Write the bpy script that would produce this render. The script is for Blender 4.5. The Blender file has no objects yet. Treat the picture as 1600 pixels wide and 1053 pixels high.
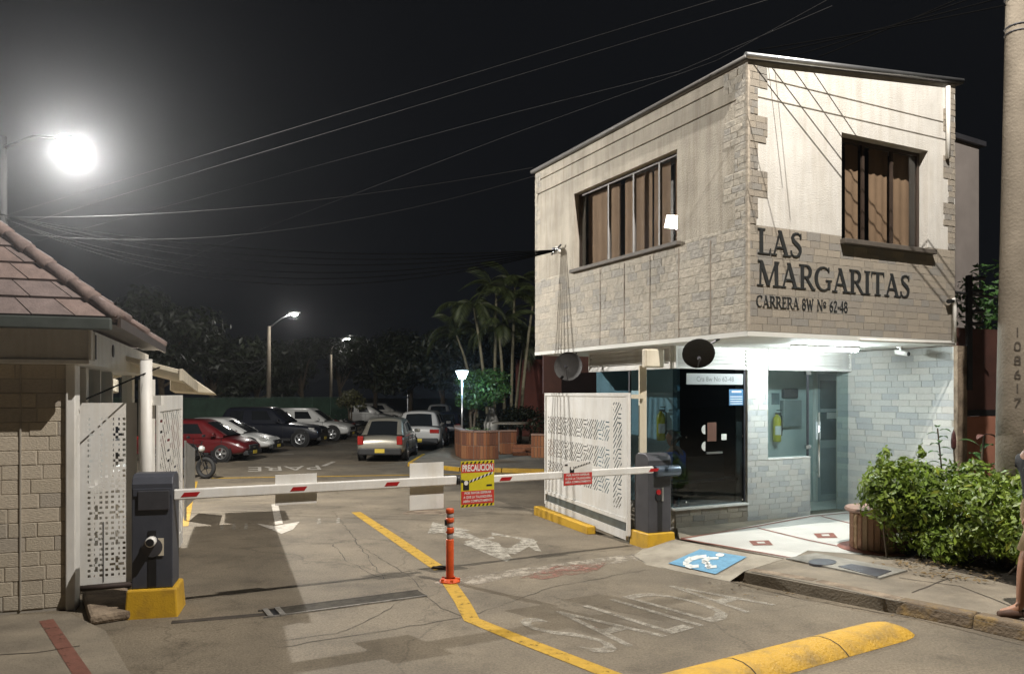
import bpy, math, random
import numpy as np
from mathutils import Vector, Matrix
random.seed(7); rng = np.random.default_rng(7)
R = math.radians
sc = bpy.context.scene
C = sc.collection

# ------------------------------------------------------------------ camera, sky, exposure
F = 1218.0; CX = 800.0; HY = 615.0; CH = 2.05          # photograph: focal length in px, centre, horizon row, eye height
cam_d = bpy.data.cameras.new('camera'); cam = bpy.data.objects.new('camera', cam_d); C.objects.link(cam)
cam.location = (0, 0, CH); cam.rotation_euler = (R(90), 0, 0)
cam_d.sensor_width = 36; cam_d.lens = 36 * F / 1600
cam_d.shift_y = (HY - 526.5) / 1600
cam_d.clip_end = 600; cam_d.clip_start = 0.05
sc.camera = cam
world = bpy.data.worlds.new('World'); sc.world = world; world.use_nodes = True
bg = world.node_tree.nodes['Background']
bg.inputs[0].default_value = (0.80, 0.90, 1.12, 1); bg.inputs[1].default_value = 0.0058
sc.view_settings.view_transform = 'Standard'; sc.view_settings.look = 'None'
sc.view_settings.exposure = 0.0; sc.view_settings.gamma = 1.0
sc.cycles.use_denoising = True
sc.cycles.max_bounces = 6; sc.cycles.transparent_max_bounces = 16
sc.cycles.sample_clamp_indirect = 6.0
sc.cycles.caustics_reflective = False; sc.cycles.caustics_refractive = False

P_L1, P_L2, P_FAR, P_GARDEN, E_TUBE = 6400, 9000, 330, 120, 340.0   # lamp powers
LENS_GLOW_HAZE = 0.0006  # density of the air volume added for lens glow round the lamps
COL_L1, COL_L2 = (1.0, 0.965, 0.90), (1.0, 0.94, 0.86)

# ------------------------------------------------------------------ geometry of the place
def gz(Y): return 0.0 if Y < 11 else (-0.35 if Y > 22 else -0.35 * (Y - 11) / 11)
def W(px, py, Y): return Vector(((px - CX) / F * Y, Y, CH + (HY - py) / F * Y))
def GZ(px, py, z):
    Y = (CH - z) * F / (py - HY); return Vector(((px - CX) / F * Y, Y, z))
def G(px, py, dz=0.0):
    z = 0.0
    for _ in range(25):
        Y = (CH - z) * F / (py - HY); z = 0.5 * z + 0.5 * gz(Y)
    return Vector(((px - CX) / F * Y, Y, gz(Y) + dz))
class Frame:
    def __init__(s, o, deg):
        s.o = Vector((o[0], o[1], 0)); s.a = R(deg); s.ex = Vector((math.cos(s.a), math.sin(s.a), 0)); s.ey = Vector((-math.sin(s.a), math.cos(s.a), 0))
    def ray(s, px, py, axis, val):
        """point where the sight line meets the plane local x = val ('u') or local y = val ('v')"""
        d = Vector(((px - CX) / F, 1, (HY - py) / F)); e = s.ex if axis == 'u' else s.ey
        t = (val + s.o.dot(e)) / d.dot(e)
        p = d * t; q = p - s.o
        return (q.dot(s.ex), q.dot(s.ey), CH + p.z)
    def loc(s, p):
        q = Vector(p) - s.o; return Vector((q.dot(s.ex), q.dot(s.ey), p[2]))
    def wor(s, u, v, z): return s.o + s.ex * u + s.ey * v + Vector((0, 0, z))
RB = Frame((2.82, 9.32), 26.8)       # gate building on the right
LH = Frame((-4.0, 7.36), 19.3)       # gatehouse on the left
AR = Frame((-0.62, 8.62), 31.0)      # line of the barrier arms

# ------------------------------------------------------------------ materials
MATS = {}
def mat(name, col, rough=0.6, metal=0.0, var=0.15, scale=6.0, bump=0.0, bscale=40.0, col2=None, spec=0.5, coat=0.0, detail=6.0, thr=None, emit=None, es=0.0, bdist=0.01):
    if name in MATS: return MATS[name]
    m = bpy.data.materials.new(name); m.use_nodes = True; nt = m.node_tree; b = nt.nodes['Principled BSDF']
    b.inputs['Roughness'].default_value = rough; b.inputs['Metallic'].default_value = metal
    b.inputs['Specular IOR Level'].default_value = spec; b.inputs['Coat Weight'].default_value = coat
    tc = nt.nodes.new('ShaderNodeTexCoord'); n = nt.nodes.new('ShaderNodeTexNoise')
    n.inputs['Scale'].default_value = scale; n.inputs['Detail'].default_value = detail; n.inputs['Roughness'].default_value = 0.62
    nt.links.new(tc.outputs['Object'], n.inputs['Vector'])
    r = nt.nodes.new('ShaderNodeValToRGB')
    lo, hi = (0.3, 0.7) if thr is None else thr
    r.color_ramp.elements[0].position = lo; r.color_ramp.elements[1].position = hi
    c2 = col2 or tuple(max(0, c * (1 - var * 2)) for c in col)
    c1 = col if col2 else tuple(min(1, c * (1 + var)) for c in col)
    r.color_ramp.elements[0].color = (*c2, 1); r.color_ramp.elements[1].color = (*c1, 1)
    nt.links.new(n.outputs['Fac'], r.inputs['Fac']); nt.links.new(r.outputs['Color'], b.inputs['Base Color'])
    if bump > 0:
        n2 = nt.nodes.new('ShaderNodeTexNoise'); n2.inputs['Scale'].default_value = bscale; n2.inputs['Detail'].default_value = 4
        nt.links.new(tc.outputs['Object'], n2.inputs['Vector'])
        bp = nt.nodes.new('ShaderNodeBump'); bp.inputs['Strength'].default_value = bump; bp.inputs['Distance'].default_value = bdist
        nt.links.new(n2.outputs['Fac'], bp.inputs['Height']); nt.links.new(bp.outputs['Normal'], b.inputs['Normal'])
    if emit:
        b.inputs['Emission Color'].default_value = (*emit, 1); b.inputs['Emission Strength'].default_value = es
    MATS[name] = m; return m
def glass(name, tint, f0=0.045, rough=0.0, gmul=1.0):
    """thin clear sheet: see-through with a mirror reflection that grows towards grazing angles"""
    if name in MATS: return MATS[name]
    m = bpy.data.materials.new(name); m.use_nodes = True; nt = m.node_tree; nt.nodes.clear()
    o = nt.nodes.new('ShaderNodeOutputMaterial'); mx = nt.nodes.new('ShaderNodeMixShader')
    t = nt.nodes.new('ShaderNodeBsdfTransparent'); g = nt.nodes.new('ShaderNodeBsdfGlossy'); lw = nt.nodes.new('ShaderNodeLayerWeight')
    t.inputs[0].default_value = (*[c ** 0.5 for c in tint], 1); g.inputs['Roughness'].default_value = rough; g.inputs[0].default_value = (gmul, gmul, gmul, 1); lw.inputs[0].default_value = 0.5
    p = nt.nodes.new('ShaderNodeMath'); p.operation = 'POWER'; p.inputs[1].default_value = 5.0; ma = nt.nodes.new('ShaderNodeMath'); ma.operation = 'MULTIPLY_ADD'; ma.inputs[1].default_value = 1 - f0; ma.inputs[2].default_value = f0
    nt.links.new(lw.outputs['Facing'], p.inputs[0]); nt.links.new(p.outputs[0], ma.inputs[0])
    nt.links.new(ma.outputs[0], mx.inputs[0]); nt.links.new(t.outputs[0], mx.inputs[1]); nt.links.new(g.outputs[0], mx.inputs[2]); nt.links.new(mx.outputs[0], o.inputs[0])
    MATS[name] = m; return m
def emis(name, col, s):
    if name in MATS: return MATS[name]
    m = bpy.data.materials.new(name); m.use_nodes = True; nt = m.node_tree; nt.nodes.clear()
    o = nt.nodes.new('ShaderNodeOutputMaterial'); e = nt.nodes.new('ShaderNodeEmission')
    e.inputs[0].default_value = (*col, 1); e.inputs[1].default_value = s; nt.links.new(e.outputs[0], o.inputs[0])
    MATS[name] = m; return m
def leafmat(name, col, col2, trans=0.25, rough=0.45):
    m = mat(name, col, rough, col2=col2, scale=3.0, detail=3)
    nt = m.node_tree; b = nt.nodes['Principled BSDF']; out = [n for n in nt.nodes if n.type == 'OUTPUT_MATERIAL'][0]
    tr = nt.nodes.new('ShaderNodeBsdfTranslucent'); mx = nt.nodes.new('ShaderNodeMixShader'); mx.inputs[0].default_value = trans
    src = b.inputs['Base Color'].links[0].from_socket
    oi = nt.nodes.new('ShaderNodeNewGeometry'); hsv = nt.nodes.new('ShaderNodeHueSaturation')
    mp = nt.nodes.new('ShaderNodeMapRange'); mp.inputs['To Min'].default_value = 0.45; mp.inputs['To Max'].default_value = 1.45
    nt.links.new(oi.outputs['Random Per Island'], mp.inputs['Value']); nt.links.new(mp.outputs[0], hsv.inputs['Value']); nt.links.new(src, hsv.inputs['Color'])
    nt.links.new(hsv.outputs[0], b.inputs['Base Color']); nt.links.new(hsv.outputs[0], tr.inputs[0])
    nt.links.new(b.outputs[0], mx.inputs[1]); nt.links.new(tr.outputs[0], mx.inputs[2]); nt.links.new(mx.outputs[0], out.inputs[0])
    return m
def paintmat(name, col, wear=0.45, scale=9.0, soft=0.05):
    """road paint, worn through in places (transparent where the paint is gone)"""
    m = mat(name, col, 0.65, var=0.12, scale=14, bump=0.3, bscale=90)
    nt = m.node_tree; b = nt.nodes['Principled BSDF']; out = [n for n in nt.nodes if n.type == 'OUTPUT_MATERIAL'][0]
    tc = nt.nodes.new('ShaderNodeTexCoord'); n = nt.nodes.new('ShaderNodeTexNoise'); n.inputs['Scale'].default_value = scale; n.inputs['Detail'].default_value = 9; n.inputs['Roughness'].default_value = 0.75
    rp = nt.nodes.new('ShaderNodeValToRGB'); rp.color_ramp.elements[0].position = wear - soft; rp.color_ramp.elements[1].position = wear + 2 * soft
    nt.links.new(tc.outputs['Object'], n.inputs['Vector']); nt.links.new(n.outputs['Fac'], rp.inputs['Fac'])
    t = nt.nodes.new('ShaderNodeBsdfTransparent'); mx = nt.nodes.new('ShaderNodeMixShader')
    nt.links.new(rp.outputs[0], mx.inputs[0]); nt.links.new(t.outputs[0], mx.inputs[1]); nt.links.new(b.outputs[0], mx.inputs[2]); nt.links.new(mx.outputs[0], out.inputs[0])
    return m

M_white = mat('white_paint', (0.74, 0.73, 0.70), 0.5, var=0.06, scale=3)
M_cream = mat('cream_paint', (0.66, 0.60, 0.48), 0.6, var=0.08, scale=3)
M_black = mat('black_matt', (0.012, 0.012, 0.013), 0.5, var=0.2)
M_rubber = mat('rubber', (0.015, 0.015, 0.015), 0.75, var=0.2)
M_dkmetal = mat('dark_grey_metal', (0.075, 0.075, 0.085), 0.42, 0.3, var=0.10, scale=5, spec=0.5)
M_navy = mat('slate_cabinet_paint', (0.065, 0.070, 0.088), 0.5, 0.15, var=0.10, scale=4)
M_alu = mat('aluminium', (0.55, 0.56, 0.57), 0.32, 0.9, var=0.08)
M_chrome = mat('chrome', (0.8, 0.8, 0.8), 0.08, 1.0, var=0.03)
M_yellow = mat('yellow_paint', (0.56, 0.33, 0.02), 0.55, col2=(0.36, 0.21, 0.03), scale=7, thr=(0.25, 0.55), bump=0.25, bscale=60)
M_bump = mat('yellow_rubber_paint', (0.56, 0.33, 0.035), 0.6, col2=(0.30, 0.195, 0.055), scale=5.5, thr=(0.30, 0.55), bump=0.9, bscale=45, detail=12, bdist=0.02)
M_red = mat('red_reflector', (0.36, 0.012, 0.015), 0.35, var=0.1)
M_signred = mat('sign_red', (0.50, 0.035, 0.03), 0.5, var=0.05)
M_signyel = mat('sign_yellow', (0.58, 0.50, 0.02), 0.5, var=0.05)
M_orange = mat('orange_plastic', (0.62, 0.085, 0.015), 0.5, var=0.15, scale=9)
M_refl = mat('reflective_band', (0.36, 0.34, 0.34), 0.4, var=0.15, scale=20)
M_wood = mat('tan_curtain', (0.33, 0.235, 0.155), 0.85, var=0.08, scale=2.5)
M_brown = mat('brown_frame', (0.045, 0.030, 0.022), 0.55, var=0.15)
M_stucco = mat('rough_stucco', (0.60, 0.58, 0.54), 0.9, var=0.07, scale=2.5, bump=0.6, bscale=55, bdist=0.012)
M_stuccoL = mat('aged_stucco', (0.455, 0.415, 0.35), 0.92, var=0.13, scale=1.6, bump=0.7, bscale=45, bdist=0.012)
def add_streaks(m, lo, scale=(5.0, 5.0, 0.45)):
    nt = m.node_tree; b = nt.nodes['Principled BSDF']; src = b.inputs['Base Color'].links[0].from_socket
    tc = nt.nodes.new('ShaderNodeTexCoord'); mp = nt.nodes.new('ShaderNodeMapping'); mp.inputs['Scale'].default_value = scale; n = nt.nodes.new('ShaderNodeTexNoise'); n.inputs['Scale'].default_value = 1.6; n.inputs['Detail'].default_value = 8; n.inputs['Roughness'].default_value = .7
    r = nt.nodes.new('ShaderNodeValToRGB'); r.color_ramp.elements[0].position = .32; r.color_ramp.elements[1].position = .56; r.color_ramp.elements[0].color = (lo, lo * .97, lo * .92, 1); r.color_ramp.elements[1].color = (1, 1, 1, 1)
    x = nt.nodes.new('ShaderNodeMixRGB'); x.blend_type = 'MULTIPLY'; x.inputs[0].default_value = 1
    nt.links.new(tc.outputs['Object'], mp.inputs['Vector']); nt.links.new(mp.outputs[0], n.inputs['Vector']); nt.links.new(n.outputs['Fac'], r.inputs['Fac']); nt.links.new(src, x.inputs[1]); nt.links.new(r.outputs[0], x.inputs[2]); nt.links.new(x.outputs[0], b.inputs['Base Color'])
add_streaks(M_stucco, .84); add_streaks(M_stuccoL, .72); add_streaks(M_white, .88, (3, 3, .5)); add_streaks(M_cream, .85)
M_grout = mat('grout', (0.40, 0.365, 0.31), 0.9, var=0.1)
M_groutd = mat('dark_grout', (0.25, 0.21, 0.17), 0.9, var=0.1)
M_soffit = mat('soffit_paint', (0.72, 0.72, 0.68), 0.7, var=0.06, scale=2)
M_conc = mat('concrete', (0.235, 0.20, 0.15), 0.9, col2=(0.135, 0.115, 0.088), scale=2.4, thr=(0.32, 0.66), bump=0.8, bscale=45, detail=12)
M_concw = mat('dirty_concrete', (0.27, 0.21, 0.15), 0.92, col2=(0.09, 0.065, 0.045), scale=4, thr=(0.33, 0.62), bump=0.8, bscale=30, bdist=0.02)
M_polec = mat('pole_concrete', (0.24, 0.205, 0.16), 0.9, col2=(0.14, 0.118, 0.09), scale=2.2, thr=(0.3, 0.7), bump=0.6, bscale=35)
M_cable = mat('black_cable', (0.004, 0.004, 0.004), 1.0, var=0.1, spec=0.0)
M_wire = mat('bare_wire', (0.018, 0.018, 0.019), 0.8, 0.0, var=0.1, spec=0.2)
M_rooft = [mat('roof_tile_%d' % i, c, 0.85, var=0.15, scale=8, bump=0.4) for i, c in enumerate([(0.22, 0.165, 0.15), (0.20, 0.155, 0.145), (0.24, 0.175, 0.155)])]
M_brickr = [mat('red_brick_%d' % i, c, 0.85, var=0.18, scale=10, bump=0.4) for i, c in enumerate([(0.27, 0.105, 0.045), (0.22, 0.085, 0.04), (0.31, 0.135, 0.06), (0.17, 0.07, 0.04)])]
M_brickt = [mat('tan_brick_%d' % i, c, 0.85, var=0.18, scale=10, bump=0.4) for i, c in enumerate([(0.42, 0.29, 0.17), (0.33, 0.19, 0.115), (0.36, 0.25, 0.155), (0.22, 0.125, 0.09)])]
M_stone = [mat('stone_%d' % i, c, 0.85, var=0.10, scale=9, bump=0.8, bscale=16, bdist=0.02) for i, c in enumerate([(0.365, 0.32, 0.26), (0.345, 0.305, 0.25), (0.325, 0.29, 0.245), (0.385, 0.335, 0.27), (0.30, 0.28, 0.25)])]
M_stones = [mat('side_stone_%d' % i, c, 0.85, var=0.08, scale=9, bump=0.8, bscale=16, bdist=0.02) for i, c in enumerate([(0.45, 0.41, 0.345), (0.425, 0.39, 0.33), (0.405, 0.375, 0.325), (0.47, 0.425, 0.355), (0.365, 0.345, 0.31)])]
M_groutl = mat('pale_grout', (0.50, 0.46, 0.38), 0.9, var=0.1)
M_stonel = [mat('pale_stone_%d' % i, c, 0.8, var=0.08, scale=9, bump=0.6, bscale=16, bdist=0.015) for i, c in enumerate([(0.49, 0.49, 0.465), (0.45, 0.455, 0.44), (0.52, 0.515, 0.48), (0.405, 0.415, 0.415), (0.50, 0.485, 0.45)])]
M_stoneg = [mat('gatehouse_stone_%d' % i, c, 0.85, var=0.09, scale=9, bump=0.35, bscale=14, bdist=0.02) for i, c in enumerate([(0.52, 0.455, 0.355), (0.49, 0.43, 0.34), (0.55, 0.48, 0.38), (0.45, 0.40, 0.33)])]
G_booth = glass('booth_glass', (0.22, 0.30, 0.34), 0.06)
G_boothside = glass('booth_side_glass', (0.84, 0.90, 0.92))
G_door = glass('door_glass', (0.70, 0.80, 0.80))
G_win = glass('window_glass', (0.82, 0.80, 0.78), 0.05)
E_lamp = emis('lamp_lens', (1.0, 0.97, 0.92), 600.0)
E_lamp2 = emis('street_lamp_lens', (1.0, 0.9, 0.75), 40.0)
E_far = emis('far_lamp_lens', (1.0, 0.95, 0.85), 60.0)
E_gard = emis('garden_lamp_glass', (0.62, 0.84, 1.0), 14.0)
E_tube = emis('tube_light', (0.86, 0.98, 1.0), E_TUBE)

# ------------------------------------------------------------------ mesh helpers
class MB:
    def __init__(s): s.v = []; s.f = []; s.m = []
    def add(s, vs, fs, mi=0):
        k = len(s.v); s.v += [tuple(p) for p in vs]; s.f += [tuple(i + k for i in f) for f in fs]; s.m += [mi] * len(fs); return s
    def box(s, x0, x1, y0, y1, z0, z1, mi=0):
        return s.add([(x0,y0,z0),(x1,y0,z0),(x1,y1,z0),(x0,y1,z0),(x0,y0,z1),(x1,y0,z1),(x1,y1,z1),(x0,y1,z1)],
            [(0,3,2,1),(4,5,6,7),(0,1,5,4),(1,2,6,5),(2,3,7,6),(3,0,4,7)], mi)
    def hexa(s, b, t, mi=0):      # four bottom points, four top points
        return s.add(list(b) + list(t), [(3,2,1,0),(4,5,6,7),(0,1,5,4),(1,2,6,5),(2,3,7,6),(3,0,4,7)], mi)
    def tube(s, pts, r, n=8, cap=True, mi=0):
        pts = [Vector(p) for p in pts]; rs = r if isinstance(r, (list, tuple)) else [r] * len(pts)
        k = len(s.v); up = Vector((0, 0, 1))
        for i, p in enumerate(pts):
            d = (pts[min(i + 1, len(pts) - 1)] - pts[max(i - 1, 0)]).normalized()
            a = d.cross(up) if abs(d.z) < 0.95 else d.cross(Vector((0, 1, 0)))
            a.normalize(); b = a.cross(d)
            for j in range(n):
                t = 2 * math.pi * j / n; s.v.append(tuple(p + a * (math.cos(t) * rs[i]) + b * (math.sin(t) * rs[i])))
        for i in range(len(pts) - 1):
            for j in range(n):
                s.f.append((k + i*n + j, k + i*n + (j+1) % n, k + (i+1)*n + (j+1) % n, k + (i+1)*n + j)); s.m.append(mi)
        if cap:
            s.f.append(tuple(k + j for j in range(n))[::-1]); s.f.append(tuple(k + (len(pts)-1)*n + j for j in range(n))); s.m += [mi, mi]
        return s
    def lathe(s, prof, c=(0, 0, 0), n=20, axis='z', mi=0, a0=0.0, a1=2 * math.pi):
        k = len(s.v); full = abs(a1 - a0 - 2 * math.pi) < 1e-6; m = n if full else n + 1
        for (r, h) in prof:
            for j in range(m):
                t = a0 + (a1 - a0) * j / n; x, y = r * math.cos(t), r * math.sin(t)
                p = (x, y, h) if axis == 'z' else ((x, h, y) if axis == 'y' else (h, x, y))
                s.v.append((p[0] + c[0], p[1] + c[1], p[2] + c[2]))
        for i in range(len(prof) - 1):
            for j in range(n):
                j2 = (j + 1) % m
                s.f.append((k + i*m + j, k + i*m + j2, k + (i+1)*m + j2, k + (i+1)*m + j)); s.m.append(mi)
        return s
    def prism(s, poly, d, fn, mi=0):       # 2-D outline, depth d, fn(a, b, w) -> point
        n = len(poly); k = len(s.v)
        s.v += [tuple(fn(a, b, 0.0)) for a, b in poly] + [tuple(fn(a, b, d)) for a, b in poly]
        s.f.append(tuple(k + i for i in range(n))); s.f.append(tuple(k + n + i for i in range(n))[::-1]); s.m += [mi, mi]
        for i in range(n): s.f.append((k + i, k + n + i, k + n + (i+1) % n, k + (i+1) % n)); s.m.append(mi)
        return s
    def mesh(s, name, mats):
        me = bpy.data.meshes.new(name); me.from_pydata(s.v, [], s.f)
        for m in (mats if isinstance(mats, (list, tuple)) else [mats]): me.materials.append(m)
        if any(s.m): me.polygons.foreach_set('material_index', s.m)
        me.update(); return me
    def build(s, name, mats, parent=None, smooth=False, bevel=0.0, seg=2, kind=None):
        me = s.mesh(name, mats)
        import bmesh
        bm = bmesh.new(); bm.from_mesh(me); bmesh.ops.recalc_face_normals(bm, faces=bm.faces); bm.to_mesh(me); bm.free()
        if smooth: me.polygons.foreach_set('use_smooth', [True] * len(me.polygons))
        o = bpy.data.objects.new(name, me); C.objects.link(o)
        if parent: o.parent = parent
        if bevel:
            b = o.modifiers.new('bevel', 'BEVEL'); b.width = bevel; b.segments = seg; b.limit_method = 'ANGLE'; b.angle_limit = R(40)
        if kind: o['kind'] = kind
        return o
def tag(o, label=None, cat=None, group=None, kind=None):
    if label: o['label'] = label
    if cat: o['category'] = cat
    if group: o['group'] = group
    if kind: o['kind'] = kind
    return o
def empty(name, loc=(0, 0, 0), rz=0.0, label=None, cat=None, group=None):
    o = bpy.data.objects.new(name, None); o.empty_display_size = 0.2; C.objects.link(o); o.location = loc; o.rotation_euler = (0, 0, rz)
    return tag(o, label, cat, group)
def frame_empty(name, fr, *a): return empty(name, fr.o, fr.a, *a)
def linkmesh(name, me, parent, loc=(0,0,0), rot=(0,0,0), scale=(1,1,1)):
    o = bpy.data.objects.new(name, me); C.objects.link(o); o.parent = parent; o.location = loc; o.rotation_euler = rot; o.scale = scale; return o
def point_light(name, loc, power, col, rad, parent=None):
    l = bpy.data.lights.new(name, 'POINT'); l.energy = power; l.color = col; l.shadow_soft_size = rad
    o = bpy.data.objects.new(name, l); C.objects.link(o); o.location = loc
    if parent: o.parent = parent
    return o
# one brick: a unit block, its outer edges chamfered; x, z in -0.5..0.5, face towards -y
def unit_brick(name, m, ch=0.035):
    b = MB(); a = 0.5; i = 0.5 - ch
    b.add([(-a,0,-a),(a,0,-a),(a,0,a),(-a,0,a),(-a,-0.55,-a),(a,-0.55,-a),(a,-0.55,a),(-a,-0.55,a),(-i,-1,-i),(i,-1,-i),(i,-1,i),(-i,-1,i)],
        [(0,1,5,4),(1,2,6,5),(2,3,7,6),(3,0,4,7),(4,5,9,8),(5,6,10,9),(6,7,11,10),(7,4,8,11),(8,9,10,11)])
    return b.mesh(name, m)
UB = {}
def brick_rects(a0, a1, z0, z1, bw, bh, gap=0.0025, stag=0.5, jit=0.25):
    out = []; n = max(1, round((z1 - z0) / bh)); h = (z1 - z0) / n
    for r in range(n):
        x = a0 - bw * (stag if r % 2 else 0) - random.random() * bw * jit
        while x < a1 - 0.01:
            w = bw * random.choice((0.7, 1.0, 1.0, 1.25)); s, e = max(x, a0), min(x + w, a1)
            if e - s > 0.03: out.append(((s + e) / 2, z0 + (r + .5) * h, e - s - gap, h - gap))
            x += w
    return out
def bricks(name, rects, mats, parent, place, depth=0.012, djit=0.5, rz=0.0):
    """each brick an object of its own; place(a, z) -> local point on the wall face"""
    for (a, z, w, h) in rects:
        m = random.choice(mats)
        if m.name not in UB: UB[m.name] = unit_brick('brick_' + m.name, m)
        d = depth * (1 + djit * random.uniform(-0.6, 1))
        linkmesh(name, UB[m.name], parent, place(a, z), (0, 0, rz), (w, d, h))
def bricks_joined(name, rects, mats, parent, fn, depth=0.012, djit=0.5):
    b = MB()
    for (a, z, w, h) in rects:
        d = depth * (1 + djit * random.uniform(-0.6, 1)); x0, x1, z0, z1 = a - w/2, a + w/2, z - h/2, z + h/2; c = min(w, h) * 0.08
        P = [fn(x0, z0, 0), fn(x1, z0, 0), fn(x1, z1, 0), fn(x0, z1, 0), fn(x0+c, z0+c, d), fn(x1-c, z0+c, d), fn(x1-c, z1-c, d), fn(x0+c, z1-c, d)]
        b.add(P, [(0,1,5,4),(1,2,6,5),(2,3,7,6),(3,0,4,7),(4,5,6,7)], random.randrange(len(mats)))
    return b.build(name, mats, parent, kind='stuff')
def text_mesh(body, size, m, name, offset=0.0, xs=1.0, spacing=1.0, align='CENTER', extrude=0.0):
    cu = bpy.data.curves.new('t', 'FONT'); cu.body = body; cu.size = size; cu.offset = offset; cu.align_x = align; cu.align_y = 'CENTER'; cu.space_character = spacing; cu.extrude = extrude; cu.resolution_u = 3
    o = bpy.data.objects.new('t', cu); C.objects.link(o); dg = bpy.context.evaluated_depsgraph_get()
    me = bpy.data.meshes.new_from_object(o.evaluated_get(dg)); me.name = name; bpy.data.objects.remove(o); bpy.data.curves.remove(cu)
    for v in me.vertices: v.co.x *= xs
    me.materials.clear(); me.materials.append(m); return me
def ribbon(pts, w):
    """flat strip along ground points; returns MB"""
    b = MB(); L = []
    for i, p in enumerate(pts):
        d = (pts[min(i+1, len(pts)-1)] - pts[max(i-1, 0)]); d.z = 0; d.normalize(); n = Vector((-d.y, d.x, 0)); ww = w[i] if isinstance(w, list) else w
        L.append((p + n * ww / 2, p - n * ww / 2))
    for i in range(len(L) - 1): b.add([L[i][0], L[i][1], L[i+1][1], L[i+1][0]], [(0, 1, 2, 3)])
    return b
def dense(pts, step=0.25, jit=0.0):
    out = []
    for a, c in zip(pts[:-1], pts[1:]):
        n = max(1, int((c - a).length / step))
        for i in range(n):
            p = a.lerp(c, i / n)
            if jit: p = p + Vector((random.uniform(-jit, jit), random.uniform(-jit, jit), 0))
            out.append(p)
    return out + [pts[-1]]

# ================================================================== GROUND
def ground_material():
    m = bpy.data.materials.new('worn_pavement'); m.use_nodes = True; nt = m.node_tree; b = nt.nodes['Principled BSDF']
    tc = nt.nodes.new('ShaderNodeTexCoord')
    def noise(s, d=6, r=0.6, vec=None):
        n = nt.nodes.new('ShaderNodeTexNoise'); n.inputs['Scale'].default_value = s; n.inputs['Detail'].default_value = d; n.inputs['Roughness'].default_value = r
        nt.links.new(vec or tc.outputs['Object'], n.inputs['Vector']); return n
    def ramp(src, p0, p1, c0, c1):
        r = nt.nodes.new('ShaderNodeValToRGB'); r.color_ramp.elements[0].position = p0; r.color_ramp.elements[1].position = p1
        r.color_ramp.elements[0].color = (*c0, 1); r.color_ramp.elements[1].color = (*c1, 1); nt.links.new(src, r.inputs['Fac']); return r
    def mix(kind, f, a, c):
        x = nt.nodes.new('ShaderNodeMixRGB'); x.blend_type = kind
        if isinstance(f, float): x.inputs[0].default_value = f
        else: nt.links.new(f, x.inputs[0])
        nt.links.new(a, x.inputs[1]); nt.links.new(c, x.inputs[2]); return x
    base = ramp(noise(0.55, 8, 0.65).outputs['Fac'], 0.35, 0.68, (0.112, 0.094, 0.070), (0.222, 0.187, 0.137))
    fine = ramp(noise(48, 8, 0.8).outputs['Fac'], 0.32, 0.68, (0.42, 0.41, 0.40), (1.40, 1.38, 1.34))
    c = mix('MULTIPLY', 1.0, base.outputs[0], fine.outputs[0])
    stain = ramp(noise(1.7, 7, 0.72).outputs['Fac'], 0.30, 0.47, (0.55, 0.53, 0.50), (1, 1, 1))
    c = mix('MULTIPLY', 0.8, c.outputs[0], stain.outputs[0])
    spot = ramp(noise(6.5, 6, 0.75).outputs['Fac'], 0.30, 0.42, (0.60, 0.58, 0.55), (1, 1, 1)); c = mix('MULTIPLY', 0.75, c.outputs[0], spot.outputs[0])
    pale = ramp(noise(0.9, 9, 0.7).outputs['Fac'], 0.58, 0.72, (1, 1, 1), (1.28, 1.27, 1.25)); c = mix('MULTIPLY', 1.0, c.outputs[0], pale.outputs[0])
    # hair cracks
    nv = noise(1.1, 5, 0.6); add = nt.nodes.new('ShaderNodeVectorMath'); add.operation = 'MULTIPLY_ADD'
    nt.links.new(nv.outputs['Color'], add.inputs[0]); add.inputs[1].default_value = (1.3, 1.3, 0.0); nt.links.new(tc.outputs['Object'], add.inputs[2])
    v = nt.nodes.new('ShaderNodeTexVoronoi'); v.feature = 'DISTANCE_TO_EDGE'; v.inputs['Scale'].default_value = 0.34; nt.links.new(add.outputs[0], v.inputs['Vector'])
    cr = ramp(v.outputs['Distance'], 0.0, 0.006, (0.35, 0.33, 0.30), (1, 1, 1))
    c = mix('MULTIPLY', 0.5, c.outputs[0], cr.outputs[0])
    nt.links.new(c.outputs[0], b.inputs['Base Color']); b.inputs['Roughness'].default_value = 0.85
    n3 = noise(55, 5, 0.7); bp = nt.nodes.new('ShaderNodeBump'); bp.inputs['Strength'].default_value = 0.6; bp.inputs['Distance'].default_value = 0.012
    nt.links.new(n3.outputs['Fac'], bp.inputs['Height']); nt.links.new(bp.outputs['Normal'], b.inputs['Normal'])
    return m
M_ground = ground_material()
g = MB(); ys = [-30, -5, 0, 4, 8, 11, 14, 18, 22, 30, 45, 70, 110, 200, 400]; xs = [-300, -60, -20, -10, -5, 0, 5, 10, 20, 60, 300]
g.v = [(x, y, gz(y)) for y in ys for x in xs]; nx = len(xs)
g.f = [(j*nx+i, j*nx+i+1, (j+1)*nx+i+1, (j+1)*nx+i) for j in range(len(ys)-1) for i in range(nx-1)]; g.m = [0]*len(g.f)
ground = tag(g.build('ground', M_ground), 'worn tan concrete and asphalt driveway', kind='structure')

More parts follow.
